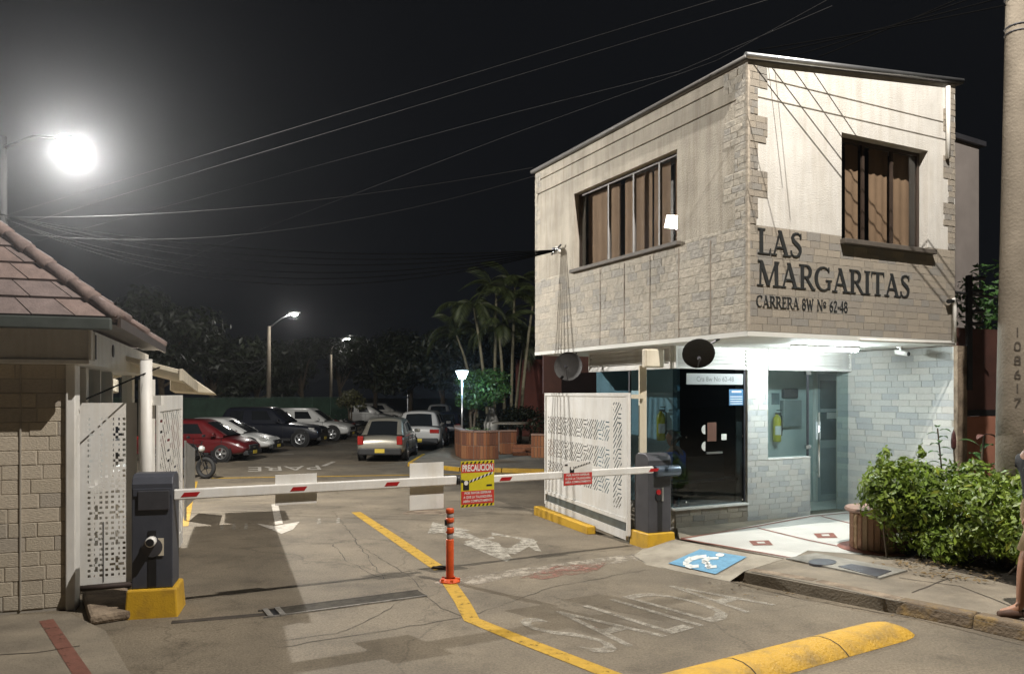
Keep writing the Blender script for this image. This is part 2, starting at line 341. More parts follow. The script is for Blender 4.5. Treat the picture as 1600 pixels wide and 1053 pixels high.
P_yel = paintmat('worn_yellow_line', (0.43, 0.26, 0.025), 0.36)
P_white = paintmat('worn_white_marking', (0.42, 0.39, 0.33), 0.43, scale=8, soft=0.09)
P_white2 = paintmat('faint_white_lettering', (0.36, 0.33, 0.275), 0.44, scale=11, soft=0.12)
P_white3 = paintmat('far_white_marking', (0.50, 0.46, 0.40), 0.36)
P_red = paintmat('faded_red_paint', (0.25, 0.12, 0.09), 0.50)
P_curb = paintmat('faded_kerb_band', (0.33, 0.29, 0.235), 0.47, scale=5)
M_crack = mat('crack', (0.055, 0.045, 0.035), 0.95, var=0.3)
def gpath(px, dz=0.004, step=0.3, jit=0.0): return dense([G(x, y, 0) for x, y in px], step, jit), dz
def gstrip(name, px, w, m, dz=0.004, step=0.3, jit=0.0, parent=ground):
    p, _ = gpath(px, dz, step, jit)
    for q in p: q.z = gz(q.y) + dz
    return ribbon(p, w).build(name, m, parent)
# yellow lane line: behind the bollard and bending across the forecourt
gstrip('yellow_line', [(556, 800), (620, 843), (689, 890)], 0.17, P_yel)
gstrip('yellow_line', [(700, 908), (722, 940), (737, 968), (815, 1000), (960, 1056), (1060, 1110)], 0.15, P_yel)
gstrip('yellow_line', [(330, 747), (520, 744), (700, 741), (850, 739)], 0.22, P_yel)
gstrip('yellow_line', [(289, 822), (297, 785), (306, 752)], 0.10, P_yel)
gstrip('white_line', [(505, 728), (522, 721)], 0.16, P_white3)
gstrip('white_line', [(425, 709), (459, 709)], 0.14, P_white3)
for px, jit in (([(270, 941), (420, 922), (560, 905), (690, 884)], 0.01), ([(430, 1012), (600, 985), (735, 962), (860, 918), (1010, 890)], 0.02), ([(985, 865), (1010, 880), (1060, 893), (1140, 909), (1250, 935), (1420, 965)], 0.015),
                ([(655, 924), (690, 950), (735, 968)], 0.008), ([(552, 846), (640, 900), (660, 922)], 0.015), ([(700, 889), (850, 866), (1000, 850)], 0.006), ([(520, 798), (560, 850), (600, 905)], 0.02),
                ([(415, 1005), (545, 985), (600, 955), (640, 930)], 0.03), ([(600, 905), (540, 875), (520, 850), (470, 846)], 0.02)):
    gstrip('crack', px, [0.011 * random.uniform(0.2, 1.2) for _ in range(400)], M_crack, 0.003, 0.12, jit)
def gpoly(name, polys, m, dz=0.005):
    b = MB()
    for P in polys:
        b.add([G(x, y, dz) for x, y in P], [tuple(range(len(P)))])
    return b.build(name, m, ground)
# painted arrows (worn): exit lane and entrance lane
gpoly('arrow_marking', [[(668, 834), (676, 816), (736, 829)], [(690, 832), (716, 826), (760, 846), (738, 852)], [(724, 850), (770, 838), (800, 872), (792, 878)], [(768, 832), (840, 846), (806, 866), (770, 862)], [(800, 838), (834, 842), (846, 862), (836, 860)]], P_white)
gpoly('arrow_marking', [[(401, 818), (430, 822), (468, 815), (458, 827), (440, 834)], [(424, 788), (434, 786), (442, 818), (430, 820)]], P_white3)
for k, (x, y) in enumerate([(343, 824), (362, 823), (381, 823), (495, 815), (525, 814)]):
    gpoly('faint_letter', [[(x, y + 4), (x + 2, y - 5), (x + 6, y - 5), (x + 6, y + 4)]], P_white2)
# faded red patch and pale band in front of the gate
gpoly('red_patch', [[(812, 903), (870, 884), (950, 879), (930, 893), (850, 905)]], P_red)
gstrip('pale_band', [(690, 915), (820, 893), (940, 877), (1010, 868)], [0.34] * 100, P_curb, 0.003)
# road lettering
def road_text(body, pa, pb, tall, m, flip=False, offset=0.02):
    a, c = G(*pa), G(*pb); e = (c - a); L = e.length; e.normalize(); n = Vector((-e.y, e.x, 0))
    me = text_mesh(body, 1.0, m, 'road_lettering', offset=offset, align='LEFT'); xs_ = [v.co.x for v in me.vertices]; ys_ = [v.co.y for v in me.vertices]
    x0, x1, y0, y1 = min(xs_), max(xs_), min(ys_), max(ys_)
    for v in me.vertices:
        q = a + e * ((v.co.x - x0) / (x1 - x0) * L) + n * ((v.co.y - y0) / (y1 - y0) * tall); v.co = (q.x, q.y, gz(q.y) + 0.005)
    o = bpy.data.objects.new('road_lettering', me); C.objects.link(o); o.parent = ground; return o
road_text('PARE', (497, 727), (388, 730), 1.5, P_white3, offset=0.0)
road_text('SALIDA', (940, 1024), (1215, 945), 1.15, P_white2, offset=-.005)
# tyre-dark patch and kerb on the left
lk = empty('left_kerb', (0, 0, 0)); tag(lk, 'broken concrete kerb stone beside the yellow barrier plinth', 'kerb')
P0, P1, P2, P3 = G(128, 938), G(200, 930), G(205, 968), G(140, 978)
MB().hexa([P0, P1, P2, P3], [p + Vector((0, 0, 0.09)) for p in (P0, P1, P2, P3)]).build('kerb_stone', M_concw, lk, bevel=0.03)
sw = [GZ(-500, 972, .03), GZ(110, 958, .03), GZ(165, 985, .03), GZ(208, 1060, .03), GZ(240, 1300, .03), GZ(-500, 1300, .03)]
b = MB(); b.add([(p.x, p.y, 0.0) for p in sw] + sw, [tuple(range(6))[::-1], tuple(range(6, 12))] + [(i, (i+1) % 6, 6 + (i+1) % 6, 6 + i) for i in range(6)])
pav = tag(b.build('left_pavement', M_conc, None), 'low concrete pavement in front of the gatehouse', kind='structure')
ribbon([GZ(72, 968, .034), GZ(100, 1010, .034), GZ(135, 1062, .034)], [0.11] * 5).build('red_line', paintmat('red_band', (0.17, 0.07, 0.05), 0.36), pav)
ribbon(dense([GZ(-60, 1026, .034), GZ(60, 1018, .034), GZ(125, 1008, .034)], .2, .01), 0.012).build('crack', M_crack, pav)
# drain channel
dr = empty('drain_channel', (0, 0, 0)); tag(dr, 'long steel drain grating let into the driveway', 'drain')
a, c = G(425, 958), G(660, 927); e = (c - a).normalized(); n = Vector((-e.y, e.x, 0)); L = (c - a).length
def along(t, w, z): return a + e * t + n * w + Vector((0, 0, z))
b = MB(); b.add([along(0, -.12, .003), along(L, -.12, .003), along(L, .12, .003), along(0, .12, .003)], [(0, 1, 2, 3)]); b.build('pit', M_black, dr)
for w in (-.13, .12): MB().hexa([along(-.1, w, 0), along(L, w, 0), along(L, w + .02, 0), along(-.1, w + .02, 0)], [along(-.1, w, .012), along(L, w, .012), along(L, w + .02, .012), along(-.1, w + .02, .012)]).build('edge_rail', mat('worn_steel', (.32, .30, .27), .5, .5, var=.3, scale=14) if w < 0 else M_crack, dr)
for k in range(7):
    w = -.10 + k * .033; MB().hexa([along(0.1, w, 0.002), along(L, w, 0.002), along(L, w + .016, 0.002), along(0.1, w + .016, 0.002)], [along(0.1, w, .009), along(L, w, .009), along(L, w + .016, .009), along(0.1, w + .016, .009)]).build('bar', mat('dirty_steel', (.10, .088, .07), .7, .3, var=.25, scale=9), dr)
for t in (-.06, .05): MB().hexa([along(t, -.14, 0), along(t + .05, -.14, 0), along(t + .05, .15, 0), along(t, .15, 0)], [along(t, -.14, .016), along(t + .05, -.14, .016), along(t + .05, .15, .016), along(t, .15, .016)]).build('end_plate', MATS['worn_steel'], dr)
b = MB(); q0, q1 = G(268, 972), G(420, 959); ribbon(dense([q0 + Vector((0, 0, .003)), q1 + Vector((0, 0, .003))], .2), .10).build('gutter', M_crack, dr)
# manhole
mh = G(665, 801); o = MB().lathe([(0, .006), (.30, .006), (.30, .002), (.34, .002), (.34, .008), (.40, .008), (.42, .001)], (mh.x, mh.y, mh.z), 28).build('manhole_cover', M_concw, None, smooth=False)
tag(o, 'round manhole cover behind the blank white arm panel', 'manhole')

# ---- right-hand forecourt, ramp, kerb
PZ = 0.12
def slab(name, poly, z1, m, z0=0.0, bevel=0.0, parent=None):
    n_ = len(poly); b = MB(); b.add([(p.x, p.y, z0) for p in poly] + [(p.x, p.y, z1) for p in poly], [tuple(range(n_))[::-1], tuple(range(n_, 2*n_))] + [(i, (i+1) % n_, n_ + (i+1) % n_, n_ + i) for i in range(n_)])
    return b.build(name, m, parent, bevel=bevel)
M_tile = mat('white_terrazzo', (0.60, 0.59, 0.55), 0.35, var=0.05, scale=3, bump=0.05)
M_tiler = mat('red_tile', (0.23, 0.085, 0.06), 0.5, var=0.15, scale=10)
walk_poly = [GZ(1062, 842, PZ), GZ(1040, 850, PZ) + Vector((.1, .1, 0)), GZ(1225, 872, PZ), GZ(1163, 893, PZ), GZ(1165, 893, PZ), GZ(1380, 935, PZ), GZ(1600, 966, PZ), GZ(2100, 1036, PZ), GZ(2300, 900, PZ), Vector((10, 12.5, PZ)), Vector((6.5, 16, PZ)), Vector((2.6, 12.5, PZ))]
walk = tag(slab('sidewalk', [walk_poly[i] for i in (0, 2, 3, 5, 6, 7, 8, 9, 10, 11)], PZ, M_conc, -0.02), 'raised concrete sidewalk with tiled forecourt', kind='structure')
# ramp with the wheelchair symbol: from the road up to the forecourt
r0 = [G(990, 868), G(1010, 882), G(1060, 892), G(1140, 908)]; r1 = [GZ(1058, 843, PZ + .003), GZ(1110, 853, PZ + .003), GZ(1170, 864, PZ + .003), GZ(1226, 873, PZ + .003)]
b = MB()
for i in range(3): b.add([r0[i], r0[i+1], r1[i+1], r1[i]], [(0, 1, 2, 3)])
b.add([r0[0], r1[0], G(1020, 845)], [(0, 1, 2)]); b.add([r0[3], GZ(1163, 892, PZ + .002), r1[3]], [(0, 1, 2)])
b.add([G(1020, 845), r1[0], G(1050, 838)], [(0, 1, 2)])
ramp = tag(b.build('ramp', mat('ramp_concrete', (0.30, 0.27, 0.215), 0.88, col2=(0.19, 0.165, 0.13), scale=3.2, thr=(0.32, 0.62), bump=0.6, detail=12), None), 'pale sloping ramp beside the barrier plinth', kind='structure')
def on_ramp(px, py, dz=0.0):
    o_ = Vector((0, 0, CH)); d = Vector(((px - CX) / F, 1, (HY - py) / F)); A, B_, D = r0[1], r1[1], r0[3]
    nn = (B_ - A).cross(D - A).normalized(); t = (A - o_).dot(nn) / d.dot(nn); return o_ + d * t + Vector((0, 0, dz))
P_blue = paintmat('blue_paint', (0.13, 0.29, 0.43), 0.30); P_sym = paintmat('symbol_white', (0.62, 0.64, 0.62), 0.27)
bsq = [(1044, 881), (1094, 859), (1167, 871), (1118, 898)]
sym = tag(MB().add([on_ramp(x, y, .012) for x, y in bsq], [(0, 1, 2, 3)]).build('wheelchair_symbol', P_blue, ramp))
H = [on_ramp(x, y, .017) for x, y in bsq]
def hs(u, v): return H[0].lerp(H[3], u).lerp(H[1].lerp(H[2], u), v)
def stroke(pts, w):
    b = MB()
    for p, q in zip(pts[:-1], pts[1:]):
        dx, dy = q[0]-p[0], q[1]-p[1]; l = math.hypot(dx, dy) or 1; nx_, ny_ = -dy/l*w/2, dx/l*w/2; ex, ey = dx/l*w*.25, dy/l*w*.25
        b.add([hs(p[0]-ex+nx_, p[1]-ey+ny_), hs(p[0]-ex-nx_, p[1]-ey-ny_), hs(q[0]+ex-nx_, q[1]+ey-ny_), hs(q[0]+ex+nx_, q[1]+ey+ny_)], [(0, 1, 2, 3)])
    return b
def pxstroke(pts, w):
    b = MB()
    for p, q in zip(pts[:-1], pts[1:]):
        dx, dy = q[0]-p[0], q[1]-p[1]; l = math.hypot(dx, dy) or 1; wx = w * (abs(dy)/l * 1.6 + abs(dx)/l * .62); nx_, ny_ = -dy/l*wx/2, dx/l*wx/2; ex, ey = dx/l*.8, dy/l*.8
        b.add([on_ramp(p[0]-ex+nx_, p[1]-ey+ny_, .017), on_ramp(p[0]-ex-nx_, p[1]-ey-ny_, .017), on_ramp(q[0]+ex-nx_, q[1]+ey-ny_, .017), on_ramp(q[0]+ex+nx_, q[1]+ey+ny_, .017)], [(0, 1, 2, 3)])
    return b
pxstroke([(1103, 870.5), (1090, 872), (1079, 875), (1072, 879.5), (1072, 884), (1080, 887), (1091, 886)], 6.0).build('wheel_mark', P_sym, ramp)
pxstroke([(1122, 873.5), (1108, 874), (1098, 878.5), (1108, 882.5), (1105, 888), (1119, 886.5)], 5.2).build('body_mark', P_sym, ramp)
MB().add([on_ramp(1125 + 7 * math.cos(t), 868.6 + 2.8 * math.sin(t), .017) for t in [k * math.pi / 6 for k in range(12)]], [tuple(range(12))]).build('head_mark', P_sym, ramp)
# tiled forecourt
tp = [GZ(1066, 842, PZ), GZ(1236, 873, PZ), GZ(1262, 860, PZ), GZ(1345, 866, PZ), GZ(1420, 845, PZ), GZ(1420, 790, PZ), GZ(1340, 797, PZ), GZ(1268, 804, PZ)]
slab('forecourt_tile', tp, PZ + .004, M_tile, PZ - .01, parent=walk)
def pzs(px, w, nm='red_border'): ribbon([GZ(x, y, PZ + .009) for x, y in px], w).build(nm, M_tiler, walk)
pzs([(1064, 841), (1140, 854), (1238, 871)], .05); pzs([(1064, 841), (1180, 822), (1268, 806), (1335, 800)], .05); pzs([(1183, 824), (1262, 843), (1330, 857)], .045); pzs([(1283, 806), (1345, 821)], .045)
for cx_, cy_ in ((1189, 847.5), (1290, 836)):
    P = [GZ(cx_ - 19, cy_ - 3, PZ + .009), GZ(cx_ + 12, cy_ - 4, PZ + .009), GZ(cx_ + 19, cy_ + 3.5, PZ + .009), GZ(cx_ - 12, cy_ + 4, PZ + .009)]
    MB().add(P, [(0, 1, 2, 3)]).build('red_inset', M_tiler, walk); c0 = sum(P, Vector()) / 4
    MB().add([c0 + (p - c0) * .38 + Vector((0, 0, .004)) for p in P], [(0, 1, 2, 3)]).build('white_inset', M_tile, walk)
# cover slabs and kerb stones
slab('inspection_slab', [GZ(1228, 874, PZ), GZ(1275, 866, PZ), GZ(1418, 893, PZ), GZ(1375, 905, PZ)], PZ + .02, mat('cover_concrete', (0.24, 0.23, 0.20), 0.85, var=.2, scale=4, bump=.4), PZ - .01, parent=walk)
slab('inspection_lid', [GZ(1310, 885, PZ + .02), GZ(1330, 881, PZ + .02), GZ(1393, 892, PZ + .02), GZ(1370, 901, PZ + .02)], PZ + .026, M_dkmetal, PZ + .01, parent=walk)
slab('round_lid', [GZ(1285 + 22 * math.cos(t), 878 + 5 * math.sin(t), PZ + .02) for t in [k * math.pi / 8 for k in range(16)]], PZ + .026, M_dkmetal, PZ, parent=walk)
for px in ([(1175, 893), (1300, 917), (1420, 943), (1600, 985)], [(1405, 902), (1500, 915), (1590, 950)], [(1425, 925), (1475, 905), (1500, 900)]):
    ribbon(dense([GZ(x, y, PZ + .004) for x, y in px], .15, .006), .014).build('crack', M_crack, walk)
kerb = empty('kerb', (0, 0, 0)); tag(kerb, 'worn concrete kerb with traces of yellow along the right sidewalk', 'kerb')
kt = [GZ(1168, 891, PZ), GZ(1270, 908, PZ), GZ(1400, 937, PZ), GZ(1520, 960, PZ), GZ(1640, 986, PZ), GZ(1900, 1040, PZ), GZ(2400, 1140, PZ)]
M_kerby = mat('kerb_yellow_traces', (0.27, 0.175, 0.055), 0.9, col2=(0.14, 0.105, 0.07), scale=4, thr=(0.47, 0.66), detail=12, bump=.8, bscale=30, bdist=.02)
def dropk(p, d=.0, q=None): return Vector((p.x - .06 + d, p.y - .07 + d, 0))
for i in range(len(kt) - 1):
    A, B_ = kt[i] + Vector((0, 0, .004)), kt[i+1] + Vector((0, 0, .004)); e = (B_ - A).normalized(); n = Vector((-e.y, e.x, 0)); n = n if n.y > 0 else -n
    A2 = A + e * .006; lo = lambda p: Vector((p.x, p.y, -.01)) - n * .035
    first = Vector((0, 0, 0)) if i else -e * .16
    MB().hexa([lo(A2) + first, lo(B_), lo(B_) + n * .2, lo(A2) + n * .2 + first], [A2, B_, B_ + n * .16, A2 + n * .16]).build('kerb_stone', M_concw if i < 2 else M_kerby, kerb, bevel=.02, seg=3)
# speed hump
sh0, sh1 = G(1404, 983), G(1092, 1066); e = (sh0 - sh1).normalized(); n = Vector((-e.y, e.x, 0)); sh1 = sh1 - e * 1.6
b = MB(); prof = [(-.22, 0), (-.19, .028), (-.13, .066), (-.05, .088), (.05, .088), (.13, .066), (.19, .028), (.22, 0)]; T = [0, 1.0, 2.0, 3.0]; LL = (sh0 - sh1).length
st = [0.0, .3, LL * .3, LL * .6, LL - .55, LL - .25, LL - .12, LL - .03, LL]; sz = [1, 1, 1, 1, 1, .97, .85, .5, .1]
for t, s_ in zip(st, sz): b.v += [tuple(sh1 + e * t + n * (p[0] * (1 if s_ > .9 else .5 + .5 * s_)) + Vector((0, 0, p[1] * s_ + .002))) for p in prof]
npf = len(prof); b.f = [(i*npf + j, i*npf + j + 1, (i+1)*npf + j + 1, (i+1)*npf + j) for i in range(len(st) - 1) for j in range(npf - 1)]; b.m = [0] * len(b.f)
hump = tag(b.build('speed_hump', M_bump, None, smooth=True), 'rounded yellow speed hump running to the right-hand kerb', 'speed hump')
for t in (LL - 1.0, LL - 2.0, LL - 3.0):
    ribbon([sh1 + e * t + n * p[0] + Vector((0, 0, p[1] + .004)) for p in prof], .012).build('joint', M_crack, hump)

# ================================================================== RIGHT BUILDING
bld = frame_empty('gate_building', RB, 'two storey pale building with jutting stone clad upper floor and glazed guard booth', 'building')
U1 = 3.89; V1 = 5.33; ZS = 2.80; ZT = 6.02
def ztop(u): return 6.03 + 0.105 * max(0.0, u)
def fr_(px, py): u, v, z = RB.ray(px, py, 'v', 0.0); return u, z
def sd_(px, py): u, v, z = RB.ray(px, py, 'u', 0.0); return v, z
# front window opening, side window opening
fu0, fz1 = fr_(1315, 207); fu1 = fr_(1450, 240)[0]; fz0 = fr_(1315, 374)[1]
sv0, sz1 = sd_(1058, 233); sz0 = sd_(1058, 378)[1]; sv1 = sd_(897, 427)[0]
zc = fr_(1184, 352)[1]                       # top of the stone cladding
zcs = zc
g1, g2 = fr_(1200, 126)[1], fr_(1200, 157)[1]
TH = 0.16
def wallpiece_f(u0, u1, z0, z1, m=M_stucco, y=0.0, nm='wall_panel'):   # front face piece; sloping top where z1 is None
    zz0, zz1 = (z1, z1) if z1 is not None else (ztop(u0), ztop(u1))
    return MB().hexa([(u0, y, z0), (u1, y, z0), (u1, y + TH, z0), (u0, y + TH, z0)], [(u0, y, zz0), (u1, y, zz1), (u1, y + TH, zz1), (u0, y + TH, zz0)]).build(nm, m, bld)
# front wall in bands (the two grooves are real gaps)
gw = 0.022
wallpiece_f(0, U1, g1 + gw, None); wallpiece_f(0, U1, g2 + gw, g1); wallpiece_f(0, U1, fz1, g2)
wallpiece_f(0, fu0, zc, fz1); wallpiece_f(fu1, U1, zc, fz1)
wallpiece_f(0, fu0, ZS, zc, M_grout, .004); wallpiece_f(fu1, U1, ZS, zc, M_grout, .004); wallpiece_f(fu0, fu1, ZS, fz0, M_grout, .004)
MB().box(.02, U1 - .02, .03, .14, g2 - .05, g1 + .08).build('groove_backing', M_stuccoL, bld)
# side wall
def wallpiece_s(v0, v1, z0, z1, m=M_stuccoL, x=0.0):
    return MB().box(x, x + TH - .003, v0, v1, z0, z1).build('side_wall_panel', m, bld)
e0 = TH
wallpiece_s(e0, V1, g1 + gw, 6.02); wallpiece_s(e0, V1, g2 + gw, g1); wallpiece_s(e0, V1, sz1, g2); wallpiece_s(e0, sv0, zcs, sz1); wallpiece_s(sv1, V1, zcs, sz1)
wallpiece_s(e0, sv0, ZS, zcs, M_groutl, .004); wallpiece_s(sv1, V1, ZS, zcs, M_groutl, .004)
wallpiece_s(sv0, sv1, ZS, sz0, M_groutl, .004)
MB().box(.03, .12, .1, V1 - .05, g2 - .05, g1 + .08).build('groove_backing', M_stuccoL, bld)
# back and far walls, floor slab with soffit, roof
MB().hexa([(U1 - .14, TH + .003, ZS), (U1, TH + .003, ZS), (U1, V1, ZS), (U1 - .14, V1, ZS)], [(U1 - .14, TH + .003, ztop(U1) - .03), (U1, TH + .003, ztop(U1) - .02), (U1, V1, ztop(U1) - .02), (U1 - .14, V1, ztop(U1) - .03)]).build('end_wall', M_stuccoL, bld)
MB().box(TH, U1 - .15, V1 - .15, V1 - .003, ZS, 6.0).build('back_wall', M_stuccoL, bld)
MB().box(-.005, U1 + .02, -.005, V1 + .004, ZS - .06, ZS - .002).build('soffit', M_soffit, bld)
MB().hexa([(-.045, -.025, ztop(0) - .01), (U1 + .10, -.025, ztop(U1) + .005), (U1 + .10, V1 + .08, ztop(U1) + .005), (-.045, V1 + .04, ztop(0) - .01)],
          [(-.045, -.025, ztop(0) + .05), (U1 + .10, -.025, ztop(U1) + .06), (U1 + .10, V1 + .08, ztop(U1) + .06), (-.045, V1 + .04, ztop(0) + .05)]).build('roof_sheet', mat('roof_sheet', (0.16, 0.15, 0.14), .6, .2, var=.15), bld)
MB().tube([(-.06, -.03, ztop(0) + .04), (U1 + .12, -.03, ztop(U1) + .055)], .04, 8).build('roof_edge', M_alu, bld, smooth=True)
MB().tube([(-.05, -.03, ztop(0) + .02), (-.05, V1 + .04, ztop(0) + .02)], .032, 8).build('roof_edge', mat('dark_eave', (.10, .095, .09), .6, var=.1), bld, smooth=True)
# stone cladding, front: bricks as pieces, one by one
fr_place = lambda a, z: (a, 0.0, z)
rects = brick_rects(0, U1, ZS, fz0 - .07, .235, .088) + brick_rects(0, fu0 - .0, fz0 - .07, zc, .235, .088) + brick_rects(fu1 + .05, U1, fz0 - .07, zc, .235, .088)
bricks('stone_brick', rects, M_stone, bld, fr_place, .003)
# quoins, front
Q = []
def quoins(a0, a1n, a1w, z0, z1, hb=.33, right=False):
    out = []; z = z0; k = 0
    while z < z1 - .05:
        h = min(hb, z1 - z); w = a1w if k % 2 else a1n
        out += brick_rects(a0 - w if right else a0, a0 if right else a0 + w, z + .004, z + h - .004, .16, .082); z += h; k += 1
    return out
qn = fr_(1184, 250)[0]; qw = fr_(1199, 250)[0]
bricks('quoin_brick', quoins(0, qn, qw, zc + .004, 6.0), M_stone, bld, fr_place, .007)
bricks('quoin_brick', quoins(U1, .16, .26, zc + .004, 6.38, right=True), M_stone, bld, fr_place, .007)
# side cladding: embossed tiles, joined
sd_fn = lambda a, z, d: (-d, a, z)
rects = brick_rects(0, V1, ZS, sz0 - .06, .24, .108) + brick_rects(0, sv0 - .02, sz0 - .06, zcs, .24, .108) + brick_rects(sv1 + .03, V1, sz0 - .06, zcs, .24, .108)
bricks_joined('side_cladding', rects, M_stones, bld, sd_fn, .0022, .9)
bricks_joined('side_quoins', quoins(0, .22, .42, zcs + .004, 6.0) + quoins(V1, .10, .2, zcs + .004, 6.0, right=True), M_stones, bld, sd_fn, .004)
vs_ = [sd_(x, 500)[0] for x in (938, 975.5, 1016, 1061, 1110.5)]
for v in vs_: MB().box(-.0075, -.002, v - .006, v + .006, ZS + .005, sz0 - .10).build('tile_joint', M_groutd, bld)
MB().box(-.008, .03, -.008, .03, ZS + .002, 6.0).build('corner_trim', M_stone[3], bld)
# windows ------------------------------------------------------------
def window_front(u0, u1, z0, z1):
    d = .13
    MB().box(u0 + .002, u1 - .002, .11, .30, z0 + .004, z0 + .02).build('inner_sill', M_brown, bld)
    w = empty('window'); w.parent = bld
    for (a, c, p, q) in ((u0, u1, z1 - .05, z1 - .003), (u0, u1, z0 + .003, z0 + .045), (u0 + .003, u0 + .05, z0 + .046, z1 - .051), (u1 - .05, u1 - .003, z0 + .046, z1 - .051)):
        MB().box(a, c, d, d + .035, p, q).build('frame', M_brown, w)
    n = 3
    for k in range(1, n): MB().box(u0 + (u1-u0)*k/n - .022, u0 + (u1-u0)*k/n + .022, d + .002, d + .033, z0 + .046, z1 - .051).build('mullion', M_brown, w)
    for k in range(n):
        MB().box(u0 + (u1-u0)*k/n + .03, u0 + (u1-u0)*(k+1)/n - .03, d + .012, d + .018, z0 + .046, z1 - .051).build('pane', G_win, w)
    # tan curtains with dark gaps
    gaps = [0.0, .13, .20, .36, .47, .70, .76, 1.0]; keep = [(0.02, .14), (.21, .35), (.48, .70), (.77, .97)]
    for a, c in keep: curtain(lambda s, dd: (u0 + (u1-u0)*s, d + .12 + dd, 0), a, c, z0 + .01, z1 - .02, w)
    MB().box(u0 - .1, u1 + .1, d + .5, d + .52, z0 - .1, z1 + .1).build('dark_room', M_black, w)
    s = MB().box(u0 - .03, u1 + .07, -.09, .125, z0 - .065, z0 + .001).build('window_sill', mat('sill_paint', (.10, .085, .07), .7, var=.15), bld, bevel=.008)
    MB().box(u0 + .02, u1 + .02, .126, .3, z0 - .06, z0 - .002).build('sill_backing', M_brown, bld)
def curtain(fn, a, c, z0, z1, w):
    b = MB(); N = max(6, int((c - a) * 60)); k = 0
    for i in range(N + 1):
        s = a + (c - a) * i / N; p = fn(s, .007 * math.sin(i * 1.3)); b.v += [(p[0], p[1], z0), (p[0], p[1], z1)]
    b.f = [(2*i, 2*i+2, 2*i+3, 2*i+1) for i in range(N)]; b.m = [0] * N
    return b.build('curtain', M_wood, w, smooth=True)
window_front(fu0, fu1, fz0, fz1)
def window_side(v0, v1, z0, z1):
    d = .10; w = empty('window'); w.parent = bld
    for (a, c, p, q) in ((v0, v1, z1 - .04, z1 - .003), (v0, v1, z0 + .003, z0 + .035), (v0 + .003, v0 + .035, z0 + .036, z1 - .041), (v1 - .05, v1 - .003, z0 + .036, z1 - .041)):
        MB().box(d, d + .035, a, c, p, q).build('frame', M_brown, w)
    ms = [sd_(x, 330)[0] for x in (1022, 982, 943)]
    for v in ms: MB().box(d - .012, d + .03, v - .018, v + .018, z0 + .036, z1 - .041).build('mullion', mat('grey_frame', (.22, .21, .20), .6, var=.1), w)
    ed = [v0 + .03] + ms + [v1 - .045]
    for a, c in zip(ed[:-1], ed[1:]): MB().box(d + .010, d + .016, a + .019, c - .019, z0 + .036, z1 - .041).build('pane', G_win, w)
    for a, c in ((.02, .13), (.16, .30), (.32, .47), (.50, .58), (.62, .72), (.76, .97)):
        curtain(lambda s, dd: (d + .13 + dd, v0 + (v1 - v0) * s, 0), a, c, z0 + .01, z1 - .02, w)
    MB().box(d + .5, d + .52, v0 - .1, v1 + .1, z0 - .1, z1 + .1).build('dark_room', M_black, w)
    MB().box(-.07, .099, v0 - .08, v1 + .05, z0 - .055, z0 + .001).build('window_sill', MATS['sill_paint'], bld, bevel=.008)
    MB().box(.10, .3, v0 + .02, v1 - .02, z0 - .05, z0 - .002).build('sill_backing', M_brown, bld)
window_side(sv0, sv1, sz0, sz1)

# ---------------- ground floor
VF = 1.89; UL = .42; UR = 4.05
def ff(px, py): u, v, z = RB.ray(px, py, 'v', VF); return u, z
def fs(px, py): u, v, z = RB.ray(px, py, 'u', UL); return v, z
zd = .39; zg = 2.41; zsill = 1.05
uA = ff(1168, 700)[0]; uB = ff(1200, 700)[0]; uD = ff(1266, 750)[0]; uE = ff(1337, 700)[0]
# dado walls
def core(u0, u1, v0, v1, z0, z1, m=M_grout, nm='wall'): return MB().box(u0, u1, v0, v1, z0, z1).build(nm, m, bld)
core(UL + .003, uA, VF + .003, VF + .18, 0, zd - .02); core(uA, uB, VF + .004, VF + .26, 0, ZS - .06); core(uB, uD, VF + .003, VF + .18, 0, zsill - .02)
core(UL + .003, UL + .18, VF + .181, V1 - .2, -.05, zd - .02)
MB().box(UL - .02, uA, VF - .03, VF + .16, zd - .02, zd + .012).build('counter_ledge', M_white, bld, bevel=.004)
MB().box(uB, uD, VF - .012, VF + .17, zsill - .02, zsill + .005).build('counter_ledge', M_white, bld, bevel=.004)
ffp = lambda a, z: (a, VF, z)
rects = brick_rects(UL, uA, PZ - .02, zd - .022, .21, .085) 
bricks('wall_tile', rects, M_stone, bld, ffp, .008)
rects = brick_rects(uA, uD, PZ - .02, zsill - .022, .21, .085) + brick_rects(uA, uB - .002, zsill - .018, ZS - .07, .21, .085)
bricks('wall_tile', rects, M_stonel, bld, ffp, .004)
bricks_joined('dado_side_tiles', brick_rects(VF, V1 - .2, -.02, zd - .022, .21, .085), M_stone, bld, lambda a, z, d: (UL - d, a, z), .008)
# long pale wall on the right, returning to the street
MB().box(UR + .003, UR + .2, .12, VF + .3, 0, ZS - .061).build('return_wall', M_grout, bld)
def rw_place(a, z): return (UR, a, z)
rr = brick_rects(.12, VF + .28, PZ, ZS - .07, .30, .095)
for (a, z, w, h) in rr:
    m = random.choice(M_stonel)
    if m.name not in UB: UB[m.name] = unit_brick('brick_' + m.name, m)
    linkmesh('return_wall_tile', UB[m.name], bld, (UR, a, z), (0, 0, R(-90)), (w, .004 * random.uniform(.6, 1.5), h))
MB().box(UR - .01, UR + .21, .06, .119, 0, ZS - .061).build('wall_end_trim', M_concw, bld)
